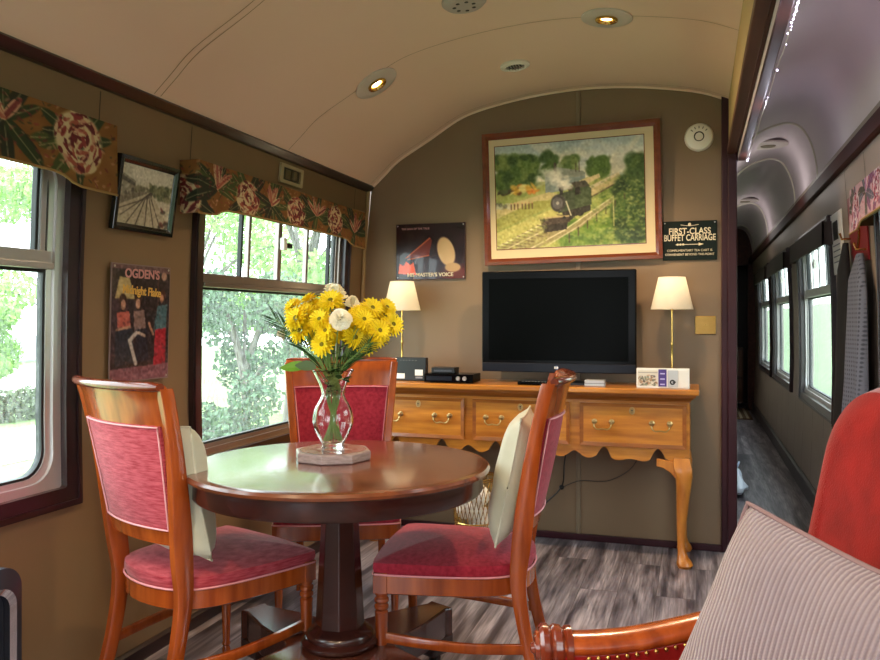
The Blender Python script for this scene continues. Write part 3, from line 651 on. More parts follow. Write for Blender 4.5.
# ------------------------------------------------------------------ things on the end wall
c = Canvas(260, 182, (176, 184, 176), 9)
Hh = 182
for y in range(0, 70): c.a[y, :] = np.array((150, 164, 168))*(1-y/70)+np.array((206, 196, 172))*(y/70)
c.noise(10, 8, 9); c.dabs(40, 60, 4, 250, 44, 22, [(200, 196, 186), (168, 174, 180), (214, 204, 184)], .35, .35)
c.poly([(0, 68), (260, 64), (260, 182), (0, 182)], (146, 150, 84)); c.dabs(160, 0, 72, 260, 180, 11, [(128, 140, 70), (160, 160, 96), (100, 120, 60)], .5)
c.ell(235, 68, 40, 7, (120, 132, 120), .8, soft=.5)
c.dabs(170, 4, 22, 70, 74, 11, [(70, 92, 44), (92, 112, 54), (50, 70, 36), (112, 126, 66)], .85, .8)
c.dabs(40, 88, 20, 108, 60, 9, [(76, 98, 48), (60, 80, 42)], .85, .9); c.dabs(40, 118, 30, 144, 56, 7, [(84, 104, 56), (110, 124, 70)], .8, .8); c.dabs(50, 168, 36, 196, 62, 9, [(76, 100, 44), (60, 82, 38)], .85, .8)
# station building and its steam
c.poly([(90, 58), (128, 54), (160, 56), (160, 66), (132, 78), (132, 84), (90, 88)], (112, 124, 122)); c.poly([(88, 58), (112, 44), (158, 54), (160, 62), (120, 64)], (126, 130, 120)); c.line([(108, 38), (108, 56)], 5, (78, 68, 62)); c.line([(150, 36), (150, 54)], 1.5, (70, 60, 50)); c.line([(144, 40), (144, 54)], 1.5, (70, 60, 50))
# platforms
c.poly([(0, 108), (96, 86), (118, 92), (0, 132)], (174, 160, 112)); c.poly([(0, 152), (100, 116), (132, 118), (0, 176)], (166, 162, 96)); c.line([(0, 178), (84, 140)], 2.6, (214, 206, 170))
c.poly([(0, 150), (96, 112), (110, 100), (70, 100), (0, 128)], (140, 140, 72))
c.dabs(26, 30, 72, 74, 84, 7, [(190, 150, 60), (200, 120, 50), (90, 60, 30), (206, 190, 120)], .9, .6); c.dabs(16, 4, 80, 26, 84, 5, [(70, 80, 50), (60, 50, 36)], .9); c.dabs(16, 0, 102, 26, 108, 5, [(80, 84, 70), (170, 166, 140)], .8)
for x in (28, 34, 40, 48, 54, 60, 66): c.line([(x, 104), (x, 112)], 2.4, (86, 66, 44)); c.ell(x, 102, 1.6, 1.6, (186, 140, 100))
c.dabs(240, 190, 84, 260, 180, 12, [(88, 112, 44), (62, 90, 36), (118, 134, 60), (140, 148, 76)], .75); c.dabs(120, 120, 140, 200, 182, 9, [(88, 116, 44), (110, 130, 56), (64, 92, 36)], .75)
# track
c.poly([(0, 182), (76, 148), (130, 150), (232, 84), (240, 86), (150, 150), (74, 182)], (128, 120, 84))
for k in range(13): x = 10+k*9; c.line([(x-8, 182-k*4.2-6), (x+34-k, 182-k*4.2+1)], 2, (86, 74, 54), .9)
c.line([(16, 182), (96, 148)], 1.8, (190, 180, 150)); c.line([(62, 182), (120, 154), (228, 88)], 1.8, (200, 190, 160)); c.line([(84, 182), (150, 146), (234, 88)], 1.6, (180, 170, 140))
# coaches behind the engine
c.poly([(166, 84), (218, 62), (222, 72), (170, 100)], (172, 156, 112)); c.poly([(164, 82), (216, 60), (220, 63), (166, 88)], (186, 172, 140)); c.line([(168, 100), (222, 74)], 2.5, (70, 58, 46)); c.poly([(150, 70), (184, 60), (186, 66), (156, 80)], (190, 172, 128))
# engine
c.poly([(138, 76), (162, 76), (170, 84), (170, 112), (140, 118)], (62, 74, 50)); c.poly([(134, 72), (160, 70), (168, 80), (142, 82)], (70, 66, 58)); c.poly([(142, 82), (150, 80), (152, 92), (142, 94)], (40, 36, 34))
c.poly([(108, 92), (140, 84), (142, 118), (112, 124)], (58, 68, 50)); c.ell(112, 106, 14, 16, (56, 54, 54)); c.ell(111, 106, 10, 11, (84, 82, 84)); c.ell(111, 106, 3, 3, (150, 146, 140))
c.poly([(114, 78), (122, 78), (121, 92), (115, 92)], (40, 40, 40)); c.ell(118, 78, 6, 2.4, (30, 30, 30)); c.ell(134, 82, 5, 5, (66, 64, 48)); c.poly([(118, 122), (168, 112), (168, 122), (124, 136)], (44, 40, 36)); c.ell(132, 130, 7, 7, (40, 38, 34)); c.ell(150, 124, 7, 7, (40, 38, 34)); c.line([(126, 104), (134, 128)], 2, (200, 194, 170))
c.poly([(78, 130), (130, 128), (132, 140), (82, 144)], (60, 50, 46)); c.line([(78, 131), (130, 129)], 2.6, (168, 150, 110)); c.poly([(82, 144), (128, 140), (126, 152), (86, 156)], (40, 36, 34)); c.ell(86, 134, 3, 3, (30, 30, 30)); c.ell(122, 132, 3, 3, (30, 30, 30))
c.dabs(20, 106, 62, 134, 84, 7, [(226, 220, 208), (206, 198, 188)], .38); c.dabs(30, 76, 48, 116, 70, 9, [(222, 216, 204), (206, 200, 188)], .3)
# bank and fence at right
c.dabs(220, 216, 74, 262, 170, 12, [(44, 66, 32), (58, 82, 36), (34, 52, 28)], .85, .9); c.dabs(60, 236, 38, 262, 80, 9, [(52, 74, 36), (70, 90, 44)], .85, .9)
for k in range(7): x = 130+k*16; y = 166-k*11; c.line([(x, y-6+k*.6), (x, y+9-k*.6)], 2.2, (62, 56, 36))
c.line([(207, 100), (207, 150)], 2, (150, 150, 100)); c.dabs(500, 0, 120, 90, 182, 3, [(150, 156, 90), (176, 172, 110), (120, 124, 70)], .25); c.dabs(500, 170, 70, 260, 182, 3, [(130, 140, 76), (96, 116, 58), (156, 162, 96), (64, 84, 42)], .35); c.blur(1); c.noise(90, 60, 9); c.a = np.clip(c.a*1.12+6, 0, 255)
framed(.965, .735, .036, mat('mahogany_picture_frame', (96, 42, 20), .25, c2=(120, 56, 28), scale=(8, 30, 30), coat=.5), (.035, .05, .04, .052), mat('cream_mount_board', (214, 196, 160), .7), c, (-.655, 4.375, 1.882), (.03, math.radians(-1.1), 0), 'framed_painting', 'large framed painting of a steam train at a country station, above the television', 'picture', .026)

# generic music advert (stand-in picture, wording kept)
c = Canvas(126, 98, (36, 12, 18), 12); c.noise(12, 10, 8); c.ell(70, 80, 50, 26, (70, 66, 84), .6, soft=1); c.ell(116, 92, 30, 16, (120, 40, 26), .7, soft=.8)
c.poly([(4, 88), (6, 70), (14, 74), (18, 66), (26, 72), (32, 68), (36, 86), (40, 90)], (232, 92, 52)); c.poly([(18, 60), (40, 42), (62, 24), (66, 30), (60, 58)], (120, 40, 26), .9)
c.line([(18, 60), (62, 26)], 2, (190, 90, 50)); c.line([(22, 63), (60, 56)], 2, (190, 90, 50)); c.ell(92, 50, 15, 26, (214, 180, 136), 1, ang=-.3, soft=.15); c.ell(104, 78, 14, 8, (196, 160, 118), 1, soft=.2)
P = thing('music_poster', 'dark red enamelled music advertisement on the end wall above the left table lamp', 'poster', (-1.463, 4.392, 1.597))
W2, H2 = .421, .323
MB().box(-W2/2, -.005, -H2/2, W2/2, 0, H2/2).build('sheet', mat('enamel_edge', (60, 24, 24), .3), P)
c.build('picture', art('printed_enamel', .25, .5), lambda u, v: (-W2/2+.003+u*(W2-.006), -.0058, H2/2-.003-v*(H2-.006)), P)
M_letter = mat('cream_letters', (230, 218, 190), .5)
text("HIS MASTER'S VOICE", .030, M_letter, (.0, -.007, -.136), (PI/2, 0, 0), P, bold=.0006, sx=1.02)
text('THE SIGN OF THE TRUE', .016, mat('pink_letters', (190, 140, 140), .5), (-.09, -.007, .132), (PI/2, 0, 0), P)
for x, z in ((-.2, .15), (.2, .15), (-.2, -.15), (.2, -.15)): MB().lathe([(.004, 0), (.004, .003)], 8, Matrix.Rotation(PI/2, 4, 'X')).build('screw', M_silver, P, loc=(x, -.004, z))

P = thing('carriage_sign', 'dark green FIRST-CLASS BUFFET CARRIAGE sign right of the painting', 'sign', (-.032, 4.392, 1.616))
MB().box(-.136, -.005, -.103, .136, 0, .103).build('plate', mat('dark_green_enamel', (12, 26, 22), .5, spec=.2), P, bevel=.002)
text('FIRST-CLASS', .046, M_letter, (0, -.006, .048), (PI/2, 0, 0), P, sx=.84, bold=.0008); text('BUFFET CARRIAGE', .046, M_letter, (0, -.006, .014), (PI/2, 0, 0), P, sx=.68, bold=.0008)
text('COMPLIMENTARY TEA CART IS', .0165, M_letter, (0, -.006, -.052), (PI/2, 0, 0), P, sx=.98); text('CONVENIENT BEYOND THIS POINT', .0165, M_letter, (0, -.006, -.073), (PI/2, 0, 0), P, sx=.92)
m = MB(); m.box(-.07, -.0065, -.0215, .045, -.005, -.0185); m.add([(.045, -.006, -.012), (.07, -.006, -.02), (.045, -.006, -.028)], [(0, 1, 2)]); m.sphere((-.06, -.006, -.02), .006, 8, 6, sc=(1, .3, 1)); m.sphere((-.046, -.006, -.02), .006, 8, 6, sc=(1, .3, 1)); m.sphere((-.032, -.006, -.02), .006, 8, 6, sc=(1, .3, 1)); m.build('arrow', M_letter, P)
m = MB(); m.tube([(-.045, -.006, .083), (-.02, -.006, .079), (0, -.006, .077), (.02, -.006, .079), (.045, -.006, .083)], .0015, 5); m.sphere((0, -.006, .085), .008, 10, 8, sc=(1, .3, 1)); m.build('winged_emblem', M_letter, P)
for x in (-.125, .125): MB().lathe([(.004, 0), (.004, .003)], 8, Matrix.Rotation(PI/2, 4, 'X')).build('screw', M_silver, P, loc=(x, -.004, .093))

RX = Matrix.Rotation(PI/2, 4, 'X')
D = thing('smoke_detector', 'round white smoke detector on the end wall right of the painting', 'smoke detector', (.015, 4.40, 2.153))
MB().lathe([(.072, 0), (.074, .012), (.066, .028), (.045, .036), (.0, .037)], 32, RX, caps=False).build('casing', M_white, D, smooth=True)
m = MB(); m.lathe([(.024, .0355), (.026, .040), (.022, .040), (.020, .0355)], 24, RX, caps=False); m.build('test_button_ring', M_blackm, D)
for k in range(5): a = PI/2+(k-2)*.42; MB().box(-.002, -.037, -.006, .002, -.033, .006).build('vent_slot', M_blackm, D, loc=(.048*math.cos(a), 0, .048*math.sin(a)), rot=(0, PI/2-a, 0))
S = thing('brass_light_switch', 'square brass light switch plate beside the right table lamp', 'switch', (.047, 4.40, 1.173))
MB().box(-.052, -.007, -.048, .052, 0, .048).build('plate', M_brass, S, bevel=.003); m = MB(); m.lathe([(.007, 0), (.007, .008), (.004, .02), (.0055, .026), (0, .028)], 12, RX, caps=False); m.build('toggle', M_brass, S, smooth=True, loc=(0, -.005, 0))
for x in (-.036, .036): MB().lathe([(.004, 0), (.003, .002)], 8, RX).build('screw', M_brass, S, loc=(x, -.006, 0))

# ------------------------------------------------------------------ ceiling fittings
def ceil_thing(name, label, cat, x, y, group=None):
    n = nceil(x); t = thing(name, label, cat, (x, y, zceil(x)-.002), group=group); t.rotation_euler = n.to_track_quat('Z', 'Y').to_euler(); return t
M_plate = mat('white_fitting_plate', (196, 186, 180), .35, c2=(206, 196, 190), scale=(5, 5, 5))
def downlight(x, y, label, pw=DOWNLIGHT_W):
    t = ceil_thing('ceiling_downlight', label, 'downlight', x, y)
    MB().lathe([(.105, -.004), (.105, .005), (.098, .008), (.046, .008), (.044, .004)], 40, caps=False).build('base_plate', M_plate, t, smooth=True)
    MB().lathe([(.046, .006), (.046, .014), (.036, .016), (.030, .006), (.028, -.002)], 32, caps=False).build('brass_ring', M_brass, t, smooth=True)
    MB().lathe([(0, .004), (.022, .005), (.024, .001), (.024, -.004)], 20, caps=False).build('bulb', M_bulb, t, smooth=True)
    l = bpy.data.lights.new('downlight_bulb', 'SPOT'); l.energy = pw; l.color = (1, .72, .44); l.spot_size = math.radians(132); l.spot_blend = .5; l.shadow_soft_size = .03
    lo = bpy.data.objects.new('lamp_light', l); COL.objects.link(lo); lo.parent = t; lo.location = (0, 0, .035); lo.rotation_euler = (PI, 0, 0)
    return t
downlight(-1.399, 3.409, 'lit round downlight on the left side of the saloon ceiling')
downlight(-.352, 3.365, 'lit round downlight near the top of the saloon ceiling')
for x, y, lb in ((-1.399, .6, 'added out-of-view downlight on the left, second one counted from the end wall'), (-.352, .6, 'added out-of-view downlight on the right, second one counted from the end wall'), (-1.399, -1.0, 'added out-of-view downlight on the left, nearest the rear wall'), (-.352, -1.0, 'added out-of-view downlight on the right, nearest the rear wall')): downlight(x, y, lb)  # unseen lamps, added to brighten the saloon
t = ceil_thing('ceiling_vent', 'small round white slotted ceiling vent nearer the end wall', 'vent', -.844, 3.84)
MB().lathe([(.072, -.002), (.072, .008), (.052, .016), (.046, .010), (.046, -.002)], 36, caps=False).build('rim', M_white, t, smooth=True)
MB().lathe([(0, .002), (.046, .002)], 30, caps=False).build('backing', M_blackm, t)
for k in range(6): y = -.034+k*.0136; L = math.sqrt(max(.046**2-y*y, 0)); MB().box(-L, -.002, .003, L, .002, .011).build('louvre', M_silver, t, loc=(0, y, 0))
t = ceil_thing('ceiling_speaker', 'round grey ceiling fitting cut by the top edge of the photo', 'ceiling fitting', -.862, 3.0)
MB().lathe([(.088, -.002), (.088, .008), (.075, .02), (.05, .024), (0, .025)], 36, caps=False).build('cover', mat('grey_fitting', (176, 168, 166), .4), t, smooth=True)
for k in range(7): a = 2*PI*k/7; MB().lathe([(.008, .0), (.008, .028), (0, .029)], 10, caps=False).build('perforation', M_blackm, t, loc=(.04*math.cos(a), .04*math.sin(a), -.003))
t = thing('corridor_ceiling_light', 'oval white light fitting on the corridor vault', 'ceiling light', (.47, 5.9, 2.405), rot=(PI, 0, 0))
MB().lathe([(.13, 0), (.13, .012), (.11, .018), (.06, .018), (.05, .012)], 36, caps=False).build('base_plate', M_plate, t, smooth=True)
MB().lathe([(.05, .012), (.045, .02), (0, .021)], 24, caps=False).build('grille', mat('bronze_grille', (120, 110, 90), .4), t, smooth=True)
def corr_fill(o):
    l = bpy.data.lights.new('lamp_light', 'POINT'); l.energy = CORRIDOR_W*1.6; l.color = (1, .93, .88); l.shadow_soft_size = .12; lo = bpy.data.objects.new('lamp_light', l); COL.objects.link(lo); lo.parent = o; lo.location = (0, 0, .32)  # fill light added below the fitting, which is itself unlit
corr_fill(t)
for y, lb in ((8.6, 'added white oval light fitting on the vault far down the corridor'), (2.2, 'added white oval light fitting on the corridor vault beside the armchair'), (-.8, 'added white oval light fitting on the vault near the rear wall')):
    t2 = dup(t, (.47, y, 2.405), (PI, 0, 0), lb)  # extra lit copies, added to brighten the corridor
# LED string along the beam
t = thing('led_string', 'string of small white LED lights along the corridor edge of the beam', 'string lights', (.262, 0, 2.052))
m = MB(); m.tube([(0, .3+k*.1, .004*math.sin(k)) for k in range(43)], .0022, 5); m.build('cable', M_white, t)
q = MB().sphere((0, 0, 0), .003, 6, 4).build('led_bulb', M_led, t, loc=(0, 1.95, 0))
for k in range(1, 30):
    c_ = q.copy(); COL.objects.link(c_); c_.location = (random.Random(k).uniform(-.002, .002), 1.95+k*.03 if k < 22 else (2.68, 2.95, 3.3, 3.36, 4.52, 4.54, 4.57, 4.59)[k-22], 0); c_.parent = t
for k, y in enumerate((-.6, .4, 1.4, 2.4, 3.4, 4.4)):
    l = bpy.data.lights.new('led_glow', 'POINT'); l.energy = CORRIDOR_W; l.color = (.86, .84, 1); l.shadow_soft_size = .03
    lo = bpy.data.objects.new('led_glow', l); COL.objects.link(lo); lo.location = (.30, y, 2.0)

# ------------------------------------------------------------------ corridor things
def wall_sheet(y0, y1, z0, z1, name, label, cat, mm, th=.006, fn=None):
    ym = (y0+y1)/2; zm = (z0+z1)/2; tilt = math.atan((hw(z0)-hw(z1))/(z1-z0)); t = thing(name, label, cat, wp(1, ym, zm, .004), rot=(tilt, 0, -PI/2))
    a, b = (y1-y0)/2, (z1-z0)/2; MB().box(-a, -th, -b, a, 0, b).build('sheet', mm, t); return t, a, b
t, a, b = wall_sheet(4.60, 4.95, 1.45, 1.78, 'wall_notice', 'white paper notice on the right wall beside the corridor window', 'notice', M_paper)
MB().box(-.08, -.009, .02, .06, -.007, .12).build('printed_photo', M_blackm, t); 
for k in range(4): MB().box(-.11, -.009, -.012-k*.03, .1, -.007, -.006-k*.03).build('printed_line', mat('grey_print', (130, 130, 135), .6), t)
t, a, b = wall_sheet(3.98, 4.40, 1.47, 1.80, 'red_wall_sign', 'dark red sign with gold ornament above the hanging coats', 'sign', mat('deep_red_paint', (120, 12, 24), .4))
m = MB(); m.tube(lerp_path([(.05, -.008, .08), (.02, -.008, .02), (.06, -.008, -.02), (.0, -.008, -.1)], 5), .008, 6); m.tube([(.09, -.008, .07), (.06, -.008, .0)], .007, 6); m.build('gold_ornament', M_brass, t)
t = thing('fire_label', 'small red and white safety label on the right cornice', 'label', (.7155, 7.8, 2.0), rot=(0, 0, -PI/2)); MB().box(-.14, -.002, -.03, .14, 0, .03).build('label_sheet', mat('label_red', (200, 60, 40), .5), t); MB().box(-.08, -.003, -.014, .08, -.002, .014).build('label_panel', mat('label_peach', (226, 170, 130), .5), t)
def coat(y, wd, z0, z1, mm, label, seed, d=.09, name='hanging_coat'):
    rs = random.Random(seed); t = thing(name, label, 'coat', wp(1, y, z0, 0)); m = MB(); rings = []; N = 28
    for k in range(15):
        f = k/14; z = z0+(z1-z0)*f; w_ = wd*(1-.75*max(0, (f-.8)/.2)**1.5)*(1-.12*f); dd = d*(1-.35*f)*(1-.5*max(0, (f-.85)/.15))
        inn = hw(z0)-hw(z)+.02
        rings.append([(-(inn+dd*.5+dd*.5*math.cos(a)*(1+.0)+.012*math.sin(a*5+seed)*(1-f)), w_/2*math.sin(a)*(1+.05*math.sin(3*a+f*3)), z-z0) for a in [2*PI*i/N for i in range(N)]])
    m.loft(rings); o = m.build('cloth', mm, t, smooth=True); MB().tube([(-(hw(z0)-hw(z1)+.0), 0, z1-z0+.02), (-(hw(z0)-hw(z1)+.05), 0, z1-z0+.02), (-(hw(z0)-hw(z1)+.06), 0, z1-z0+.05)], .006, 6).build('hook', M_brass, t, smooth=True)
    return t
def plaid():
    m = bpy.data.materials.new('grey_blue_plaid_wool'); m.use_nodes = True; n = m.node_tree.nodes; l = m.node_tree.links; b = n['Principled BSDF']; b.inputs['Roughness'].default_value = .9
    t = n.new('ShaderNodeTexCoord'); mx = None
    outs = []
    for ax in ((0, 1, 0), (0, 0, 1)):
        wv = n.new('ShaderNodeTexWave'); wv.bands_direction = 'Y' if ax[1] else 'Z'; wv.inputs['Scale'].default_value = 16; wv.inputs['Distortion'].default_value = .3; l.new(t.outputs['Object'], wv.inputs[0]); outs.append(wv)
    mm = n.new('ShaderNodeMath'); mm.operation = 'ADD'; l.new(outs[0].outputs['Fac'], mm.inputs[0]); l.new(outs[1].outputs['Fac'], mm.inputs[1])
    r = n.new('ShaderNodeValToRGB'); l.new(mm.outputs[0], r.inputs[0]); r.color_ramp.elements[0].color = rgba((54, 58, 72)); r.color_ramp.elements[1].color = rgba((92, 96, 112)); r.color_ramp.elements[0].position = .2
    l.new(r.outputs[0], b.inputs[0]); return m
coat(4.03, .34, .70, 1.50, plaid(), 'grey-blue plaid coat hanging on the right wall nearest the armchair', 1)
coat(4.38, .22, .66, 1.58, mat('black_wool', (16, 15, 18), .9), 'long black coat hanging behind the plaid coat', 3, .08)
# bag, far cabinet, mat
t = thing('plastic_bag', 'crumpled white plastic bag on the corridor floor beside the partition', 'bag', (.275, 5.9, 0))
m = MB(); rs = random.Random(5); rings = []
for k in range(9):
    f = k/8; r0 = (.02, .075, .09, .085, .07, .06, .04, .03, .012)[k]; rings.append([(r0*(1+.25*math.sin(3*a+k)+rs.uniform(-.12, .12))*math.cos(a)*.62, r0*2.0*(1+rs.uniform(-.1, .1))*math.sin(a), .002+.17*f) for a in [2*PI*i/22 for i in range(22)]])
m.loft(rings); m.build('bag_body', mat('translucent_white_plastic', (212, 220, 234), .35), t, smooth=True); MB().tube(lerp_path([(-.02, -.03, .15), (.0, -.04, .21), (.01, .03, .21), (-.01, .04, .15)], 5), .006, 6).build('bag_handle', mat('blue_white_plastic', (190, 206, 232), .35), t, smooth=True)
t = thing('small_cabinet', 'small brown wooden cabinet at the far end of the corridor', 'cabinet', (.43, 11.9, 0))
MB().box(-.19, -.12, .05, .19, .12, .82).build('body', mat('walnut_brown', (88, 52, 30), .4), t, bevel=.006); MB().box(-.17, -.13, .42, .17, -.12, .78).build('door', mat('walnut_panel', (110, 66, 38), .35), t, bevel=.004)
MB().lathe([(.0, 0), (.04, .002), (.045, 0)], 24, RX @ Matrix.Scale(1.8, 4, (0, 1, 0)), caps=False).build('oval_mirror', mat('pale_mirror', (180, 176, 170), .2), t, loc=(.03, -.131, .62)); MB().box(-.17, -.13, .1, .17, -.12, .38).build('drawer', mat('walnut_panel', (110, 66, 38), .35), t, bevel=.004)
for x in (-.16, .16): MB().box(-.02, -.1, 0, .02, .1, .05).build('foot', M_tabledk, t, loc=(x, 0, 0))
t = thing('striped_door_mat', 'striped brown and cream mat at the far end of the corridor floor', 'mat', (.45, 10.9, 0))
MB().box(-.2, -.6, 0, .2, .6, .012).build('mat_body', mat('brown_mat', (110, 84, 62), .9), t)
for k in range(5): MB().box(-.015, -.58, .012, .015, .58, .014).build('stripe', mat('cream_stripe', (190, 176, 150), .9), t, loc=(-.15+k*.075, 0, 0))

# ------------------------------------------------------------------ sideboard
t = SBD = thing('sideboard', 'long golden oak dresser base with cabriole legs against the end wall', 'sideboard', (-.86, 4.21, 0))
X0, X1 = -.835, .830     # carcass ends, local
YFr = -.155              # front plane, local  (world 4.055)
m = MB(); m.box(X0-.05, -.215, .838, X1+.045, .175, .866); m.build('top', M_oak, t, bevel=.006, seg=3)
m = MB(); m.loft([[(X0-.035, -.198, .838), (X1+.032, -.198, .838), (X1+.032, .17, .838), (X0-.035, .17, .838)], [(X0-.03, -.19, .826), (X1+.027, -.19, .826), (X1+.027, .17, .826), (X0-.03, .17, .826)],
                 [(X0-.006, -.165, .808), (X1+.006, -.165, .808), (X1+.006, .17, .808), (X0-.006, .17, .808)], [(X0-.004, -.16, .800), (X1+.004, -.16, .800), (X1+.004, .17, .800), (X0-.004, .17, .800)]]); m.build('cornice_moulding', M_oakdk, t)
# front frame with scalloped apron, as prism in XZ
n_ = 90; low = []
def scallop(x):
    f = (x-X0)/(X1-X0); g = abs(((f*3) % 1)-.5)*2      # 0 mid bay, 1 bay edges
    z = .520
    k = (f*3) % 1
    z += .040*max(0, math.cos((k-.27)*PI/.13))*(abs(k-.27) < .065) + .040*max(0, math.cos((k-.73)*PI/.13))*(abs(k-.73) < .065)
    z += .050*math.exp(-((k-.5)/.035)**2)*0 - .018*math.exp(-((k-.5)/.10)**2) + .012*math.exp(-(min(k, 1-k)/.05)**2)
    z += .012*math.cos(k*2*PI*4)
    return z
m = MB(); A = []; B = []
for i in range(n_+1):
    x = X0+(X1-X0)*i/n_; zz = scallop(x); A.append([(x, YFr, .802), (x, YFr, zz), (x, YFr+.022, zz), (x, YFr+.022, .802)])
m.loft(A); m.build('front_frame', M_oak, t)
m = MB(); m.box(X0, YFr+.02, .53, X0+.02, .17, .802); m.box(X1-.02, YFr+.02, .53, X1, .17, .802); m.box(X0, .15, .53, X1, .17, .802); m.build('carcass', M_oakv, t)
m = MB(); m.box(X1-.001, YFr+.03, .57, X1+.003, .15, .79); m.build('side_panel', M_oakv, t)
def drawer(x0, x1, lock):
    z0, z1 = .578, .784; d = MB().box(x0, YFr-.012, z0, x1, YFr+.01, z1).build('drawer', M_oak, t, bevel=.003)
    O = [(x0-.004, z0-.004), (x1+.004, z0-.004), (x1+.004, z1+.004), (x0-.004, z1+.004)]; I = [(x0+.014, z0+.014), (x1-.014, z0+.014), (x1-.014, z1-.014), (x0+.014, z1-.014)]
    m = MB(); m.loft([[(x, YFr-.008, z) for x, z in O], [(x, YFr-.017, z) for x, z in O], [(x, YFr-.013, z) for x, z in I], [(x, YFr-.008, z) for x, z in I]], loop=True); m.build('cock_bead', M_oakdk, d)
    for hx in ((x0+(x1-x0)*.22), (x0+(x1-x0)*.77)):
        m = MB(); zc = .695
        for sx_ in (-.042, .042):
            m.lathe([(.013, 0), (.014, .004), (.006, .008), (.007, .016), (.0115, .022), (.009, .028), (0, .030)], 14, Matrix.Translation((hx+sx_, YFr-.012, zc)) @ RX, caps=False)
        m.tube(lerp_path([(hx-.042, YFr-.036, zc-.004), (hx-.040, YFr-.042, zc-.022), (hx-.026, YFr-.044, zc-.036), (hx, YFr-.044, zc-.033), (hx+.026, YFr-.044, zc-.036), (hx+.040, YFr-.042, zc-.022), (hx+.042, YFr-.036, zc-.004)], 4), [.0035]*25, 7)
        m.build('handle', M_bronzek, d, smooth=True)
    if lock:
        xm = (x0+x1)/2; m = MB(); m.lathe([(0, .003), (.013, .003), (.014, 0)], 20, Matrix.Translation((xm, YFr-.012, .752)) @ RX @ Matrix.Scale(1.35, 4, (0, 1, 0)), caps=False); m.build('escutcheon', M_bronzek, d)
        MB().lathe([(0, .0045), (.004, .004)], 10, Matrix.Translation((xm, YFr-.012, .755)) @ RX, caps=False).box(xm-.0015, YFr-.0166, .742, xm+.0015, YFr-.012, .754).build('keyhole', M_blackm, d)
drawer(-.807, -.305, True); drawer(-.250, .250, True); drawer(.308, .812, True)
def cabriole(x, y, sx_, sy_, back=False):
    m = MB(); P = []; S = []
    prof = [(.53, 0, .038), (.505, .004, .041), (.48, .012, .043), (.44, .018, .040), (.38, .014, .034), (.30, .006, .029), (.20, -.002, .023), (.12, -.004, .0195), (.07, .000, .020), (.045, .010, .027), (.03, .020, .035), (.015, .024, .039), (.0, .022, .031)]
    rings = []
    for z, off, r in prof:
        e = 1 if z > .42 else 0
        pts = []
        for k in range(16):
            a = 2*PI*k/16; cx_, sy2 = math.cos(a), math.sin(a)
            if z > .4: q = 1/max(abs(cx_), abs(sy2)); q = 1+(q-1)*.8*min(1, (z-.4)/.08)
            else: q = 1
            pts.append((x+sx_*off+r*q*cx_, y+sy_*off+r*q*sy2, z))
        rings.append(pts)
    m.loft(rings); return m
for x, y, sx_, sy_ in ((X1-.036, YFr+.02, .6, -1), (X0+.036, YFr+.02, -.6, -1), (X1-.034, .135, .3, .2), (X0+.034, .135, -.3, .2)):
    lg = cabriole(x, y, sx_, sy_).build('leg', M_oakv, t, auto=50)
    if y < 0:
        m = MB(); s1 = -1 if x > 0 else 1; m.prism([(x+s1*.03, .51), (x+s1*.118, .522), (x+s1*.118, .485), (x+s1*.085, .478), (x+s1*.050, .455), (x+s1*.02, .42)], -(y-.01), -(y-.03), RX @ Matrix.Identity(4)); m.build('knee_bracket', M_oakv, lg, bevel=.003)
        m = MB(); m.box(x-.04, y-.028, .497, x+.04, y+.03, .522); m.build('knee_block', M_oakv, lg, bevel=.006)

# ------------------------------------------------------------------ things on the sideboard (top at 0.866)
ZT = .8665
t = thing('television', 'large flat black television standing on the sideboard', 'television', (-.695, 4.21, ZT))
W_ = .405; zb, zt_ = .058, .594
m = MB(); m.box(-W_, -.03, zb, W_, .035, zt_); m.build('casing', M_black, t, bevel=.006, seg=3)
m = MB(); m.box(-.30, .035, zb+.06, .30, .085, zt_-.06); m.build('rear_housing', M_blackm, t, bevel=.02)
m = MB(); m.box(-W_+.038, -.0315, zb+.062, W_-.038, -.029, zt_-.04); m.build('screen', M_screen, t)
m = MB(); m.box(-W_+.003, -.036, zb, W_-.003, -.028, zb+.048); m.build('speaker_bar', M_navy, t, bevel=.004)
m = MB(); m.lathe([(0, .002), (.010, .001), (.010, 0)], 20, Matrix.Translation((.0, -.036, zb+.026)) @ RX, caps=False); m.build('round_logo', mat('blue_logo', (70, 90, 150), .3), t)
MB().box(-.012, -.0385, zb+.020, -.004, -.037, zb+.032).box(-.012+.011, -.0385, zb+.020, .008, -.037, zb+.032).build('logo_mark', M_white, t)
m = MB(); m.prism(rrect(-.20, -.11, .20, .08, .05, 6, 2), 0, .010); m.build('stand_base', M_blackm, t, auto=40); MB().box(-.05, .0, .008, .05, .03, .075).build('stand_neck', M_blackm, t)
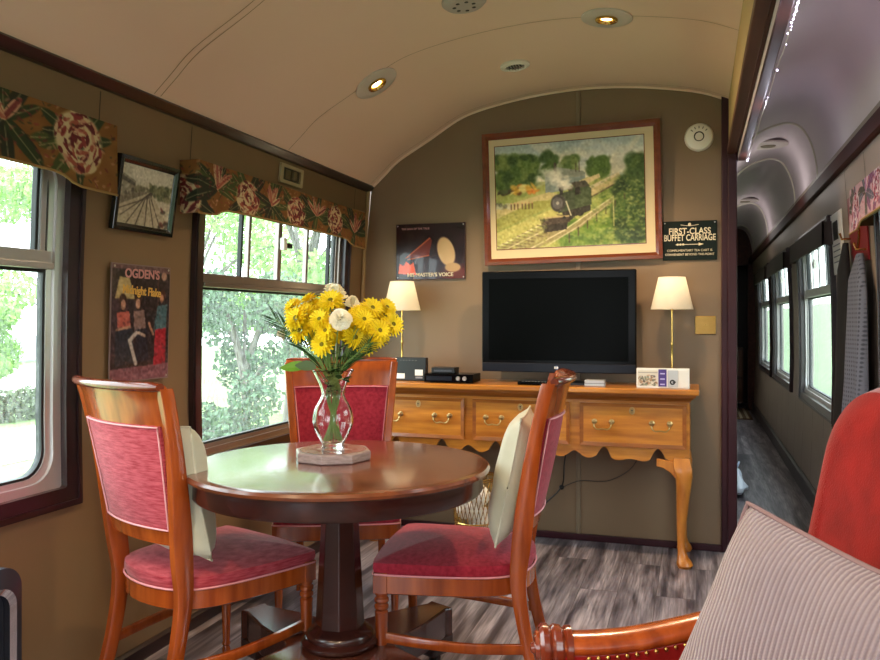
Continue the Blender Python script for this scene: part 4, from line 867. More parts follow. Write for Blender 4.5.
def table_lamp(x, y, label):
    t = thing('table_lamp', label, 'lamp', (x, y, ZT), group=None)
    MB().lathe([(.052, 0), (.052, .006), (.045, .010), (.02, .014), (.014, .022), (.011, .06), (.007, .075), (.011, .082), (.0065, .09), (.0055, .20), (.009, .21), (.0055, .22), (.0055, .40), (.012, .405), (.012, .43)], 24).build('base_and_stem', M_brass, t, smooth=True)
    MB().lathe([(0, .43), (.018, .44), (.024, .465), (.016, .49), (0, .495)], 14, caps=False).build('light_bulb', mat('lamp_bulb', (255, 225, 170), .5, emis=(255, 216, 150), estr=1.2), t, smooth=True)
    m = MB(); N = 48; rings = [[((r+(.0012 if i % 2 else 0))*math.cos(2*PI*i/N), (r+(.0012 if i % 2 else 0))*math.sin(2*PI*i/N), z) for i in range(N)] for r, z in ((.104, .388), (.104, .391), (.0665, .549), (.065, .552))]
    m.loft(rings, caps=False); m.build('lamp_shade', M_shade, t, smooth=True)
    for r_, z_ in ((.066, .551), (.1045, .389)): MB().tube([(r_*math.cos(2*PI*k/24), r_*math.sin(2*PI*k/24), z_) for k in range(25)], .0018, 5).build('shade_trim', M_shade, t)
    l = bpy.data.lights.new('lamp_light', 'POINT'); l.energy = .22; l.color = (1, .78, .52); l.shadow_soft_size = .02; lo = bpy.data.objects.new('lamp_light', l); COL.objects.link(lo); lo.parent = t; lo.location = (0, 0, .52)
table_lamp(-.117, 4.25, 'brass table lamp with cream shade at the right end of the sideboard')
table_lamp(-1.586, 4.25, 'brass table lamp with cream shade at the left end of the sideboard')
t = thing('desk_box', 'black box device with row of small lights standing in front of the left lamp', 'box', (-1.50, 4.15, ZT))
MB().box(-.10, -.02, 0, .098, .02, .128).build('casing', M_blackm, t, bevel=.004)
for k in range(6): MB().sphere((-.05+k*.018, -.0205, .112), .0016, 6, 4).build('indicator_light', M_white, t)
MB().box(-.085, -.022, .012, -.025, -.019, .04).build('label_sticker', M_paper, t); MB().box(.035, -.022, .030, .080, -.019, .062).build('label_sticker', M_paper, t); MB().box(.038, -.022, .014, .078, -.019, .024).build('label_sticker', mat('grey_sticker', (130, 130, 136), .5), t)
t = thing('disc_player', 'low black disc player on the sideboard left of the television', 'disc player', (-1.245, 4.10, ZT))
MB().box(-.135, -.07, .004, .135, .09, .048).build('casing', M_black, t, bevel=.003); MB().box(-.12, -.0725, .014, .02, -.069, .036).build('front_strip', M_navy, t); MB().lathe([(.012, 0), (.010, .010), (0, .010)], 16, RX, caps=False).build('dial', M_silver, t, loc=(.09, -.07, .026)); MB().lathe([(.012, 0), (.010, .010), (0, .010)], 16, RX, caps=False).build('dial', M_silver, t, loc=(.055, -.07, .026))
for x in (-.1, .1): MB().box(-.01, -.04, 0, .01, .06, .004).build('foot', M_blackm, t, loc=(x, 0, 0))
t = thing('receiver_box', 'small black receiver box lying on the disc player', 'receiver', (-1.29, 4.12, ZT+.0485)); MB().box(-.065, -.04, 0, .065, .05, .030).build('casing', M_blackm, t, bevel=.003); MB().box(-.05, -.0415, .009, .05, -.039, .018).build('display_strip', mat('display_grey', (70, 74, 84), .3), t)
t = thing('remote_control', 'slim black remote control lying before the television stand', 'remote control', (-.79, 4.055, ZT), -.08+PI/2*0); MB().box(-.085, -.02, 0, .085, .02, .018).build('casing', M_black, t, bevel=.006, seg=3)
for k in range(8): MB().box(-.004, -.008, .018, .004, .008, .0195).build('button', M_silver, t, loc=(-.06+k*.017, 0, 0))
t = thing('small_silver_box', 'small grey box on the sideboard under the right corner of the television', 'box', (-.485, 4.09, ZT)); MB().box(-.05, -.03, 0, .05, .03, .032).build('casing', M_silver, t, bevel=.002); MB().box(-.05, -.031, .014, .05, -.03, .016).build('lid_line', M_blackm, t)
t = thing('leaflet_stand', 'white leaflet box with pictures at the right end of the sideboard', 'leaflet box', (-.155, 4.075, ZT))
MB().box(-.125, -.018, 0, .125, .022, .096).build('box_body', M_paper, t, bevel=.002)
c = Canvas(60, 40, (214, 206, 190), 8); c.dabs(60, 4, 12, 56, 38, 4, [(150, 120, 90), (96, 84, 76), (190, 150, 120), (120, 130, 110)], .9); c.line([(2, 6), (58, 6)], 1, (90, 90, 90))
c.build('printed_leaflet', art('leaflet_print', .4, .2), lambda u, v: (-.118+u*.095, -.0192, .086-v*.076), t)
MB().box(-.020, -.021, .008, .018, -.018, .092).build('purple_leaflet', mat('violet_card', (74, 56, 130), .4), t)
for k in range(3): MB().box(-.012, -.0216, .016+k*.026, .010, -.021, .022+k*.026).build('leaflet_line', mat('lilac_print', (190, 180, 226), .5), t)
MB().box(.024, -.021, .006, .072, -.018, .088).build('grey_leaflet', mat('grey_card', (186, 190, 194), .4), t); MB().lathe([(.006, 0), (.013, .001), (.013, 0)], 20, Matrix.Translation((.046, -.0212, .03)) @ RX, caps=False).box(.046, -.0224, .028, .062, -.021, .034).build('leaflet_emblem', M_blackm, t)
MB().box(.076, -.021, .008, .12, -.018, .088).build('white_leaflet', M_white, t)
# cable and basket
m = MB(); m.tube(lerp_path([(-.66, 4.37, .60), (-.685, 4.372, .42), (-.70, 4.372, .29), (-.80, 4.37, .18), (-.9, 4.36, .06)], 6), .004, 6); m.sphere((-.70, 4.372, .285), .014, 8, 6); tag(m.build('power_cable', M_blackm, smooth=True), 'black power cable hanging down the wall below the sideboard', 'cable')
m = MB(); m.tube(lerp_path([(-.698, 4.37, .285), (-.60, 4.384, .325), (-.45, 4.375, .335), (-.32, 4.375, .42), (-.27, 4.375, .56)], 6), .0025, 6); tag(m.build('power_cable', mat('grey_flex', (70, 62, 56), .5), smooth=True), 'thin grey cable sagging across the wall below the sideboard', 'cable')
t = thing('wire_basket', 'golden wire basket with white paper inside, on the floor under the sideboard', 'basket', (-1.05, 3.86, 0))
m = MB(); N = 30
for k in range(N):
    for sg in (1, -1):
        m.tube([((.09+.028*f)*math.cos(2*PI*k/N+sg*f*.8), (.09+.028*f)*math.sin(2*PI*k/N+sg*f*.8), .01+.40*f) for f in (0, .25, .5, .75, 1)], .0022, 4)
for z, r in ((.01, .09), (.20, .104), (.41, .118), (.42, .118)): m.tube([(r*math.cos(2*PI*k/28), r*math.sin(2*PI*k/28), z) for k in range(29)], .004, 5)
m.lathe([(0, .008), (.09, .010)], 28, caps=False); m.build('wire_body', M_brass, t)
for k, (x, y, z, s1) in enumerate(((0, 0, .1, .07), (.03, .02, .2, .075), (-.03, -.02, .27, .07), (.02, -.02, .33, .06))):
    bm_ = MB(); rs = random.Random(k); bm_.sphere((0, 0, 0), s1, 9, 7); bm_.v = [tuple(c_*rs.uniform(.8, 1.1) for c_ in v_) for v_ in bm_.v]; tag(bm_.build('crumpled_paper', M_paper, loc=(-1.05+x, 3.86+y, z)), ('crumpled white paper ball at the bottom of the wire basket', 'crumpled white paper ball second from bottom in the wire basket', 'crumpled white paper ball second from top in the wire basket', 'topmost crumpled white paper ball in the wire basket')[k], 'paper', 'paper in the basket')

# ------------------------------------------------------------------ dining chairs
def bow(x, hwid, d): return -d*(1-(x/hwid)**2)
def make_chair(label, loc, rz, vel, gimp):
    t = thing('dining_chair', label, 'chair', loc, rz, 'dining chairs around the round table')
    pf, yf, pr_, yr, pt, yt, zt, zr = .222, .205, .160, -.211, .226, -.318, .985, .416
    for s in (-1, 1):
        # rear post, sweeping back
        path = lerp_path([(s*.185, -.30, 0), (s*.178, -.245, .2), (s*.180, -.215, .38), (s*.186, -.222, .50), (s*.202, -.240, .66), (s*.218, -.264, .82), (s*.229, -.288, .935), (s*.234, -.300, .985), (s*.237, -.308, 1.012)], 4)
        n = len(path); sq = [(.0145+.002*math.sin(PI*i/(n-1)), (.020+.010*math.exp(-((i/(n-1)-.42)/.16)**2))) for i in range(n)]
        MB().tube(path, 1, sq=sq, up=(1, 0, 0)).build('rear_post', M_wood, t, bevel=.003) if False else None
        m = MB(); rings = []
        for i, p in enumerate(path):
            a, b_ = sq[i][0], sq[i][1]; e = .22
            rings.append([(p.x+x*a, p.y+y*b_, p.z) for x, y in ((-1, -1+e), (-1, 1-e), (-1+e, 1), (1-e, 1), (1, 1-e), (1, -1+e), (1-e, -1), (-1+e, -1))])
        m.loft(rings); m.build('rear_post', M_wood, t, auto=50)
        # front turned leg
        m = MB(); M = Matrix.Translation((s*pf, yf, 0))
        m.lathe([(.009, 0), (.013, .004), (.015, .018), (.011, .032), (.015, .036), (.015, .042), (.0125, .048), (.0205, .29), (.021, .300), (.017, .306), (.0225, .312), (.0225, .320), (.018, .326), (.023, .333), (.023, .341), (.017, .347), (.021, .354), (.021, .362)], 20, M)
        m.box(-.022, -.022, .36, .022, .022, zr+.008, M); m.build('front_leg', M_wood, t, auto=35, bevel=.0015)
        m = MB(); pth = lerp_path([(s*pf, yf, .222), (s*(pf+.012), .07, .215), (s*(pf-.0), -.08, .205), (s*.184, -.235, .20)], 4)
        m.tube(pth, 1, sq=(.008, .0145)); m.build('side_stretcher', M_wood, t, auto=50)
    # seat rail (frame following the seat outline)
    def outline(off, k=40):
        pts = []
        P = [(.238, .205), (.236, .10), (.228, 0), (.214, -.10), (.185, -.175), (.12, -.228), (0, -.250), (-.12, -.228), (-.185, -.175), (-.214, -.10), (-.228, 0), (-.236, .10), (-.238, .205), (-.225, .226), (-.12, .236), (0, .240), (.12, .236), (.225, .226)]
        q = [Vector((a, b_, 0)) for a, b_ in P]; n = len(q)
        for i in range(n):
            a, b_, c_, d_ = q[(i-1) % n], q[i], q[(i+1) % n], q[(i+2) % n]
            for j in range(3):
                u = j/3; pts.append(.5*((2*b_)+(c_-a)*u+(2*a-5*b_+4*c_-d_)*u*u+(3*b_-a-3*c_+d_)*u**3))
        out = []
        for i, p in enumerate(pts):
            tg = (pts[(i+1) % len(pts)]-pts[i-1]).normalized(); nrm = Vector((tg.y, -tg.x, 0)); 
            if nrm.dot(p) < 0: nrm = -nrm
            out.append(p+nrm*off)
        return out
    def ring(off, z): return [(p.x, p.y, z) for p in outline(off)]
    m = MB(); m.loft([ring(-.004, .358), ring(.002, .362), ring(.002, zr), ring(-.03, zr), ring(-.03, .358)], loop=True); m.build('seat_rail', M_wood, t, auto=40)
    # upholstered seat
    m = MB(); rr = [ring(-.002, zr), ring(.006, zr+.02), ring(.004, zr+.038)]
    O = outline(0)
    for k in range(1, 9):
        f = k/8; rr.append([(p.x*(1-f*.97), p.y*(1-f*.97), zr+.038+.042*math.sin(f*PI/2)**.8) for p in O])
    m.loft(rr); seat = m.build('seat', vel, t, smooth=True)
    m = MB(); pts = ring(.006, zr+.003); m.loft([[(p[0]+.003*math.cos(a)*(1 if True else 0)*(p[0]/math.hypot(p[0], p[1])), p[1]+.003*math.cos(a)*(p[1]/math.hypot(p[0], p[1])), p[2]+.003*math.sin(a)) for a in [2*PI*k/6 for k in range(6)]] for p in pts], loop=True); m.build('seat_gimp', M_gimp, seat, smooth=True)
    # back: position helper
    def bp(x, z, off=0):
        f = (z-.5)/.485; y0 = -.222-.080*max(0, f)**1.15; w_ = .186+.050*f
        return (x, y0-.048*(1-(x/w_)**2)*min(1, .6+.4*f)+off, z)
    def slab(z0, z1, x0fn, o0, o1, name, mm, par, nz=8, nx=16, dome=0, roll=0):
        m = MB(); rings = []
        for j in range(nz+1):
            z = z0+(z1-z0)*j/nz; w_ = x0fn(z); row = []
            dm = dome*math.sin(PI*j/nz)**.5 if dome else 0
            rl = -roll*max(0, (j/nz-.55)/.45)**2
            for i in range(nx+1): x = -w_+2*w_*i/nx; d2 = dm*math.sin(PI*min(max(i/nx, .0), 1))**.4 if dome else 0; row.append(bp(x, z, o1+d2+rl))
            for i in range(nx, -1, -1): x = -w_+2*w_*i/nx; d2 = dm*math.sin(PI*i/nx)**.4 if dome else 0; row.append(bp(x, z, o0-d2+rl))
            rings.append(row)
        m.loft(rings); return m.build(name, mm, par, auto=50)
    wf = lambda z: .172+.050*(z-.5)/.485
    slab(.905, 1.021, lambda z: wf(z)+.020, -.012, .010, 'crest_rail', M_wood, t, nz=10, roll=.014)
    # rolled top edge
    m = MB(); rings = []
    for i in range(21):
        x = -.247+.494*i/20; c_ = Vector(bp(x*.93, 1.017, -.014)); r_ = .0145*(1 if abs(i-10) < 10 else .75)
        rings.append([(x, c_.y+r_*1.15*math.cos(a), c_.z+r_*math.sin(a)) for a in [2*PI*k/12 for k in range(12)]])
    m.loft(rings); m.build('crest_roll', M_wooddk, t, auto=50)
    slab(.555, .600, wf, -.010, .010, 'lower_back_rail', M_wood, t, nz=4)
    pan = slab(.598, .907, lambda z: wf(z)-.004, -.012, .012, 'back_panel', vel, t, nz=10, dome=.006)
    m = MB(); 
    for off in (-.016, .016):
        L = []
        wv = lambda z: wf(z)-.008
        for i in range(13): L.append(bp(-wv(.602)+2*wv(.602)*i/12, .602, off))
        for j in range(1, 9): z = .602+.300*j/8; L.append(bp(wv(z), z, off))
        for i in range(1, 13): L.append(bp(wv(.902)-2*wv(.902)*i/12, .902, off))
        for j in range(1, 9): z = .902-.300*j/8; L.append(bp(-wv(z), z, off))
        m.tube(L, .0026, 6)
    m.build('back_gimp', gimp, pan, smooth=True)
    return t
chA = make_chair('cherry wood chair showing its striped pink-red back, left of the round table', (-1.484, 2.230, 0), -.40, M_velvetb, M_gimpb)
chB = make_chair('cherry wood chair with red seat seen side-on at the right of the table', (-.750, 2.546, 0), 1.695, M_velvet, M_gimpb)
chC = make_chair('cherry wood chair with plain red back facing the camera behind the table', (-1.395, 3.00, 0), 3.54, M_velvet, M_gimp)
def cushion(w_, h_, th, n=18, pt=.10, seed=0, flop=.0, shear=0):
    rs = random.Random(seed); m = MB()
    ph = [rs.uniform(0, 6) for _ in range(6)]
    def f(u, v, s):
        a, b_ = 2*u-1, 2*v-1; e = (1-a**4)*(1-b_**4); ex = 1-pt*(1-abs(b_)**1.5)*abs(a)**3*.6; ey = 1-pt*(1-abs(a)**1.5)*abs(b_)**3*.6
        wr = .012*math.sin(7*a+ph[0]+2*b_)*abs(b_)*(1-abs(a))+.010*math.sin(9*b_+ph[1]-3*a)*abs(a)*(1-abs(b_))
        return (a*w_/2*ex+shear*min(b_-1, 0)*h_/2, s*(th/2*max(e, 0)**.55+wr*th*4*e)+flop*(a*a), b_*h_/2*ey)
    m.grid(n, n, lambda u, v: f(u, v, 1)); m.grid(n, n, lambda u, v: f(u, v, -1)); return m, f
def cushion_obj(name, label, mm, w_, h_, th, loc, rot, seed, pipe=None, group=None, n=18, shear=0):
    m, f = cushion(w_, h_, th, n=n, seed=seed, shear=shear); t = thing(name, label, 'cushion', loc, rot=rot, group=group); b_ = m.build('cover', mm, t, smooth=True, recalc=True)
    L = [f(i/20, 0, 1) for i in range(20)]+[f(1, i/20, 1) for i in range(20)]+[f(1-i/20, 1, 1) for i in range(20)]+[f(0, 1-i/20, 1) for i in range(21)]
    MB().tube(L, .0035 if not pipe else pipe[1], 6).build('piping', mm if not pipe else pipe[0], t, smooth=True); return t
def in_chair(ch, x, y, z): 
    a = ch.rotation_euler.z; return (ch.location.x+x*math.cos(a)-y*math.sin(a), ch.location.y+x*math.sin(a)+y*math.cos(a), z)
cushion_obj('scatter_cushion', 'pale sage silk cushion leaning in the left front chair', M_cush, .39, .40, .17, in_chair(chA, .03, -.185, .700), (.18, 0, -.40), 1)
cushion_obj('scatter_cushion', 'pale sage silk cushion standing against the back of the right chair', M_cush, .36, .40, .11, in_chair(chB, -.02, -.185, .706), (.20, 0, 1.695), 2)

# ------------------------------------------------------------------ round table
t = thing('round_table', 'round dark mahogany pedestal dining table', 'table', (-1.05, 2.265, 0))
MB().lathe([(0, .742), (.40, .742), (.452, .736), (.462, .742), (.464, .750), (.458, .758), (.446, .761), (.440, .7615), (0, .762)], 96, caps=False).build('table_top', M_table, t, smooth=True, auto=30)
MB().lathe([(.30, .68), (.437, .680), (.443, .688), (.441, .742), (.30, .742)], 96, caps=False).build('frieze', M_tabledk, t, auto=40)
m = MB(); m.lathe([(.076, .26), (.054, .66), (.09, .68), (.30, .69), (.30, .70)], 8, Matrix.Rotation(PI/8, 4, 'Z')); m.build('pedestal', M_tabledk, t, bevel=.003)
MB().lathe([(.075, .200), (.112, .200), (.120, .208), (.120, .218), (.110, .226), (.102, .228), (.104, .236), (.097, .246), (.084, .252), (.075, .262)], 48).build('pedestal_collar', M_tabledk, t, smooth=True, auto=50)
m = MB(); P = []
for q in range(4):
    a0 = math.radians(65+90*q)
    for da, r in ((-.10, .44), (-.11, .47), (.11, .47), (.10, .44)): P.append((r*math.cos(a0+da), r*math.sin(a0+da)))
    for k in range(1, 8):
        a = a0+.10+(PI/2-.2)*k/8; f = abs(k-4)/4; r = .165+.275*f**2.2; P.append((r*math.cos(a), r*math.sin(a)))
m.prism(P, .10, .20); m.build('platform', mat('table_platform_wood', (62, 32, 24), .25, c2=(84, 44, 32), scale=(12, 12, 12), coat=.5), t, bevel=.006)
for q in range(4):
    a0 = math.radians(65+90*q); M = Matrix.Rotation(a0, 4, 'Z')
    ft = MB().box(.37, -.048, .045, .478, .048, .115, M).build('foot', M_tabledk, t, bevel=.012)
    MB().lathe([(.018, -.011), (.021, -.008), (.021, .008), (.018, .011)], 16, M @ Matrix.Translation((.43, 0, .021)) @ RX).box(.418, -.014, .02, .442, .014, .05, M).build('castor', M_blackm, ft)
# coaster, vase, flowers
t = thing('octagonal_coaster', 'octagonal stone-edged inlaid trivet under the glass vase', 'trivet', (-1.09, 2.30, .7625), .15)
M_stone = mat('grey_mauve_stone', (128, 112, 112), .35, c2=(168, 150, 148), scale=(40, 40, 160), coat=.3)
MB().lathe([(.118, 0), (.122, .003), (.122, .027), (.118, .030)], 8).build('slab', M_stone, t, bevel=.002)
cv = Canvas(90, 90, (150, 130, 130), 3)
for k in range(16): a = 2*PI*k/16; cv.ell(45+30*math.cos(a), 45+30*math.sin(a), 6, 3, (104, 36, 44), 1, ang=a+.8); cv.ell(45+18*math.cos(a), 45+18*math.sin(a), 4, 3, (200, 190, 186), 1, ang=a)
cv.ell(45, 45, 9, 9, (120, 60, 60)); cv.noise(20, 20, 9)
def disc(u, v):
    a, b_ = 2*u-1, 1-2*v; r = max(abs(a), abs(b_)); l_ = math.hypot(a, b_) or 1; k = .104*r/l_; return (a*k, b_*k, .0308)
cv.build('inlay', art('inlay_print', .2, .5), disc, t)
GL = mat('clear_glass', (255, 255, 255), 0.0, trans=1, spec=.5)
GL.node_tree.nodes['Principled BSDF'].inputs['IOR'].default_value = 1.45
t = thing('glass_vase', 'clear waisted glass vase of flowers standing on the octagonal trivet', 'vase', (-1.09, 2.30, .7936))
out = lerp_path([(.034, 0, 0), (.037, 0, .006), (.034, 0, .016), (.050, 0, .045), (.064, 0, .085), (.058, 0, .125), (.041, 0, .158), (.036, 0, .175), (.044, 0, .205), (.060, 0, .238), (.066, 0, .248)], 4)
prof = [(0, 0)]+[(p.x, p.z) for p in out]+[(.064, .2495)]+[(max(p.x-.004, .001), max(p.z, .022)) for p in out[::-1] if p.z > .02]+[(0, .022)]
MB().lathe(prof, 48, caps=False).build('glass_body', GL, t, smooth=True)
VC = Vector((-1.09, 2.30, .7936))
def stem_mesh(head, bm_off, seed):
    rs = random.Random(seed); a = rs.uniform(0, 2*PI); b0 = VC+Vector((.03*math.cos(a), .03*math.sin(a), .028)); nk = VC+Vector((-.022*math.cos(a), -.022*math.sin(a), .17)); dr = (head-nk); rim = VC+Vector((.033*dr.x/max(.03, dr.length)*1.2, .033*dr.y/max(.03, dr.length)*1.2, .235))
    return [p-bm_off for p in lerp_path([b0, nk, rim, nk.lerp(head, .75)+Vector((0, 0, .01)), head], 5)]
def petals(n, r, w_, z0, cup, m, rng, tip=.6, a0=0):
    for k in range(n):
        a = 2*PI*k/n+a0+rng.uniform(-.05, .05); L = r*rng.uniform(.9, 1.05); ca, sa = math.cos(a), math.sin(a); zc = z0+cup+rng.uniform(-.001, .001)
        def P(d, s_, z): return (d*ca-s_*sa, d*sa+s_*ca, z)
        m.add([P(L*.2, -w_*.3, z0), P(L*.2, w_*.3, z0), P(L*.7, w_, z0+(zc-z0)*.8+.001), P(L, w_*tip*.5, zc), P(L, -w_*tip*.5, zc), P(L*.7, -w_, z0+(zc-z0)*.8+.001), P(L*.7, 0, z0+(zc-z0)*.8-.001)], [(0, 1, 2, 6), (6, 2, 3), (6, 3, 4), (6, 4, 5), (0, 6, 5)])
def chrys_mesh(seed):
    rng = random.Random(seed); m = MB()
    petals(17, .033, .0042, 0, .002, m, rng); petals(16, .030, .0042, .003, .006, m, rng, a0=.2); petals(14, .024, .004, .006, .010, m, rng, a0=.1); return m
def carn_mesh(seed):
    rng = random.Random(seed); m = MB()
    for z, r, n, cup in ((0, .036, 14, .004), (.005, .034, 13, .010), (.010, .029, 12, .014), (.014, .023, 10, .018), (.018, .017, 8, .020), (.021, .011, 6, .021)):
        petals(n, r, .0085, z, cup, m, rng, tip=2.0, a0=rng.random())
    return m
hd = chrys_mesh(1).build('flower_head', M_yellow, recalc=False); cn = carn_mesh(2).build('flower_head', M_cream, recalc=False)
cen = MB().sphere((0, 0, .006), .0062, 10, 6, sc=(1, 1, .5)).build('flower_centre', M_ycen, smooth=True)
yl = [(-1.158, 2.249, 1.219), (-1.125, 2.285, 1.225), (-1.08, 2.264, 1.256), (-1.156, 2.292, 1.181), (-1.14, 2.295, 1.143), (-1.08, 2.228, 1.166), (-1.175, 2.222, 1.203), (-1.185, 2.32, 1.261), (-1.101, 2.251, 1.123), (-1.2, 2.248, 1.238),
      (-1.012, 2.339, 1.219), (-0.948, 2.276, 1.234), (-0.929, 2.32, 1.209), (-0.882, 2.277, 1.185), (-0.97, 2.297, 1.178), (-0.909, 2.238, 1.167), (-1.006, 2.296, 1.188), (-0.92, 2.324, 1.237), (-1.007, 2.283, 1.144), (-0.981, 2.309, 1.128), (-1.08, 2.301, 1.156), (-1.10, 2.23, 1.20), (-1.14, 2.34, 1.25), (-.96, 2.24, 1.20), (-1.17, 2.24, 1.165), (-1.10, 2.33, 1.235), (-1.13, 2.25, 1.19), (-1.12, 2.30, 1.15), (-.95, 2.33, 1.22), (-.99, 2.26, 1.21), (-.93, 2.28, 1.15), (-1.16, 2.31, 1.24)]
wh = [(-1.017, 2.20, 1.197), (-1.091, 2.33, 1.267), (-1.052, 2.36, 1.245), (-1.26, 2.30, 1.152), (-1.12, 2.36, 1.272), (-1.035, 2.21, 1.20)]
ylab = ['yellow daisy-like chrysanthemum in the vase, in the cluster left of the front white carnation', 'yellow daisy-like chrysanthemum in the vase, in the cluster right of the front white carnation']
wlab = ['large cream carnation at the front centre of the bouquet', 'white carnation at the top of the bouquet', 'small white carnation behind, right of the topmost one', 'drooping white carnation at the far left of the bouquet', 'white carnation at the back top left of the bouquet', None]
for k, p in enumerate(yl+wh[:5]):
    yel = k < len(yl); p = Vector(p); base = p
    if yel: t = thing('yellow_chrysanthemum', ylab[0 if p.x < -1.05 else 1], 'flower', p, group='yellow chrysanthemums left of centre' if p.x < -1.05 else 'yellow chrysanthemums right of centre')
    else: t = thing('white_carnation', wlab[k-len(yl)], 'flower', p, group='white carnations in the bouquet')
    src = hd if yel else cn
    h_ = src if (k == 0 or k == len(yl)) else src.copy()
    if h_ is not src: COL.objects.link(h_)
    h_.parent = t; rs = random.Random(k+50); d = (p-(VC+Vector((.0, .04, .33))))*1.2+Vector((.35*-.3+.15, -.6, .35))*.12; d = d.normalized()
    if not yel and k == len(yl)+3: d = Vector((-.8, -.3, .1)).normalized()
    h_.rotation_euler = d.to_track_quat('Z', 'Y').to_euler(); s_ = rs.uniform(.85, 1.1)*(1.27 if yel else (1.1, 1.05, .7, .62, .95)[k-len(yl)]); h_.scale = (s_, s_, s_*1.1)
    if yel:
        c_ = cen if k == 0 else cen.copy()
        if c_ is not cen: COL.objects.link(c_)
        c_.parent = h_
    MB().tube(stem_mesh(p, p, k), .0018, 5).build('stem', M_stem, t, smooth=True)
# leaf sprays
def blade(m, p, d, L, w_, droop=.2, side=None, n=5):
    d = Vector(d).normalized(); sd = (side or d.cross(Vector((0, 0, 1)))).normalized(); A = []
    for i in range(n+1):
        f = i/n; c_ = Vector(p)+d*L*f+Vector((0, 0, -droop*L*f*f)); ww = w_*math.sin(PI*min(.97, .06+f*.94))**.8; A.append([c_-sd*ww, c_+Vector((0, 0, -ww*.25)), c_+sd*ww])
    m.loft(A, closed=False, caps=False)
def palm(label, tip, seed, nb=14, base=None):
    rs = random.Random(seed); base = base or VC+Vector((0, 0, .20)); tip = Vector(tip); t = thing('palm_frond', label, 'leaf', base)
    pth = lerp_path([VC+Vector((.01, 0, .03)), VC+Vector((0, 0, .17)), base+(tip-base)*.25+Vector((0, 0, .02)), base+(tip-base)*.6+Vector((0, 0, .015)), tip], 6)
    MB().tube([p-base for p in pth], .0016, 5).build('stem', M_stem, t, smooth=True); m = MB(); n = len(pth)
    for i in range(10, n, 1):
        p = pth[i]; dr = (pth[min(i+1, n-1)]-pth[i-1]).normalized(); sd = dr.cross(Vector((.3, -1, .2))).normalized()
        for s in (-1, 1):
            d = (dr*.95+sd*s*.34+Vector((0, rs.uniform(-.08, .08), 0))).normalized(); blade(m, p-base, d, rs.uniform(.06, .10)*(1 if i < n-3 else .7), .0015, .03, side=sd)
    m.build('leaflets', M_leaf, t, recalc=False); return t
palm('dark green palm frond reaching out to the upper left of the bouquet', (-1.235, 2.2, 1.20), 1)
palm('dark green palm frond at left of the bouquet, just below the upper left one', (-1.225, 2.26, 1.165), 2)
palm('dark green palm frond reaching out to the right of the bouquet', (-.90, 2.28, 1.165), 3)
palm('dark green palm frond at right of the bouquet, lower than the longest one', (-.925, 2.2, 1.13), 4)
def leafy(label, tip, seed, mm=M_leaf, L=.04, w_=.011, n0=9, start=.3):
    rs = random.Random(seed); tip = Vector(tip); base = VC+Vector((0, 0, .22)); t = thing('leafy_sprig', label, 'leaf', base)
    pth = lerp_path([VC+Vector((rs.uniform(-.02, .02), rs.uniform(-.02, .02), .03)), VC+Vector((0, 0, .17)), base, base.lerp(tip, .6), tip], 5); MB().tube([p-base for p in pth], .0016, 5).build('stem', M_stem, t, smooth=True); m = MB()
    for i in range(n0): p = pth[min(len(pth)-1, int(len(pth)*(start+.7*i/n0)))]; a = rs.uniform(0, 2*PI); blade(m, p-base, (math.cos(a), math.sin(a), rs.uniform(-.1, .8)), L*rs.uniform(.7, 1.2), w_, .2)
    m.build('leaves', mm, t, recalc=False)
leafy('green leafy sprig in the middle of the bouquet under the carnation', (-1.04, 2.24, 1.12), 1, n0=12)
leafy('green leafy sprig at left inside the bouquet', (-1.14, 2.27, 1.12), 2, n0=12); leafy('green leafy sprig at right inside the bouquet', (-1.0, 2.28, 1.11), 3, n0=12)
leafy('green leafy sprig at the back of the bouquet', (-1.07, 2.36, 1.18), 4, n0=14); leafy('small sprig drooping over the right of the vase rim', (-1.025, 2.24, 1.02), 5, L=.035, n0=4, start=.72)
t = thing('broad_leaf', 'broad bright green leaf sticking out at the lower left of the bouquet', 'leaf', (-1.155, 2.26, 1.055)); m = MB(); blade(m, (0, 0, 0), (-1, -.25, .05), .092, .020, .10, side=Vector((0.1, .6, .8)), n=9); m.build('leaf_blade', M_leafl, t, recalc=False); MB().tube([(.0, 0, 0), (.04, .01, -.01), (.065, .03, -.06)], .0016, 5).build('leaf_stalk', M_stem, t)
t = thing('broad_leaf', 'smaller dull green leaf right beside the bright broad leaf', 'leaf', (-1.13, 2.26, 1.05)); m = MB(); blade(m, (0, 0, 0), (-.6, -.5, .3), .07, .018, .2, side=Vector((.2, .5, .8)), n=7); m.build('leaf_blade', mat('dull_leaf', (84, 112, 76), .5), t, recalc=False); MB().tube([(0, 0, 0), (.03, .02, -.05)], .0016, 5).build('leaf_stalk', M_stem, t)

# ------------------------------------------------------------------ armchair, front arm scroll towards the table
t = thing('armchair', 'bright red velvet armchair with carved wooden scroll arm and brass nailheads', 'armchair', (-.28, 1.49, 0), math.atan2(.316, .949))
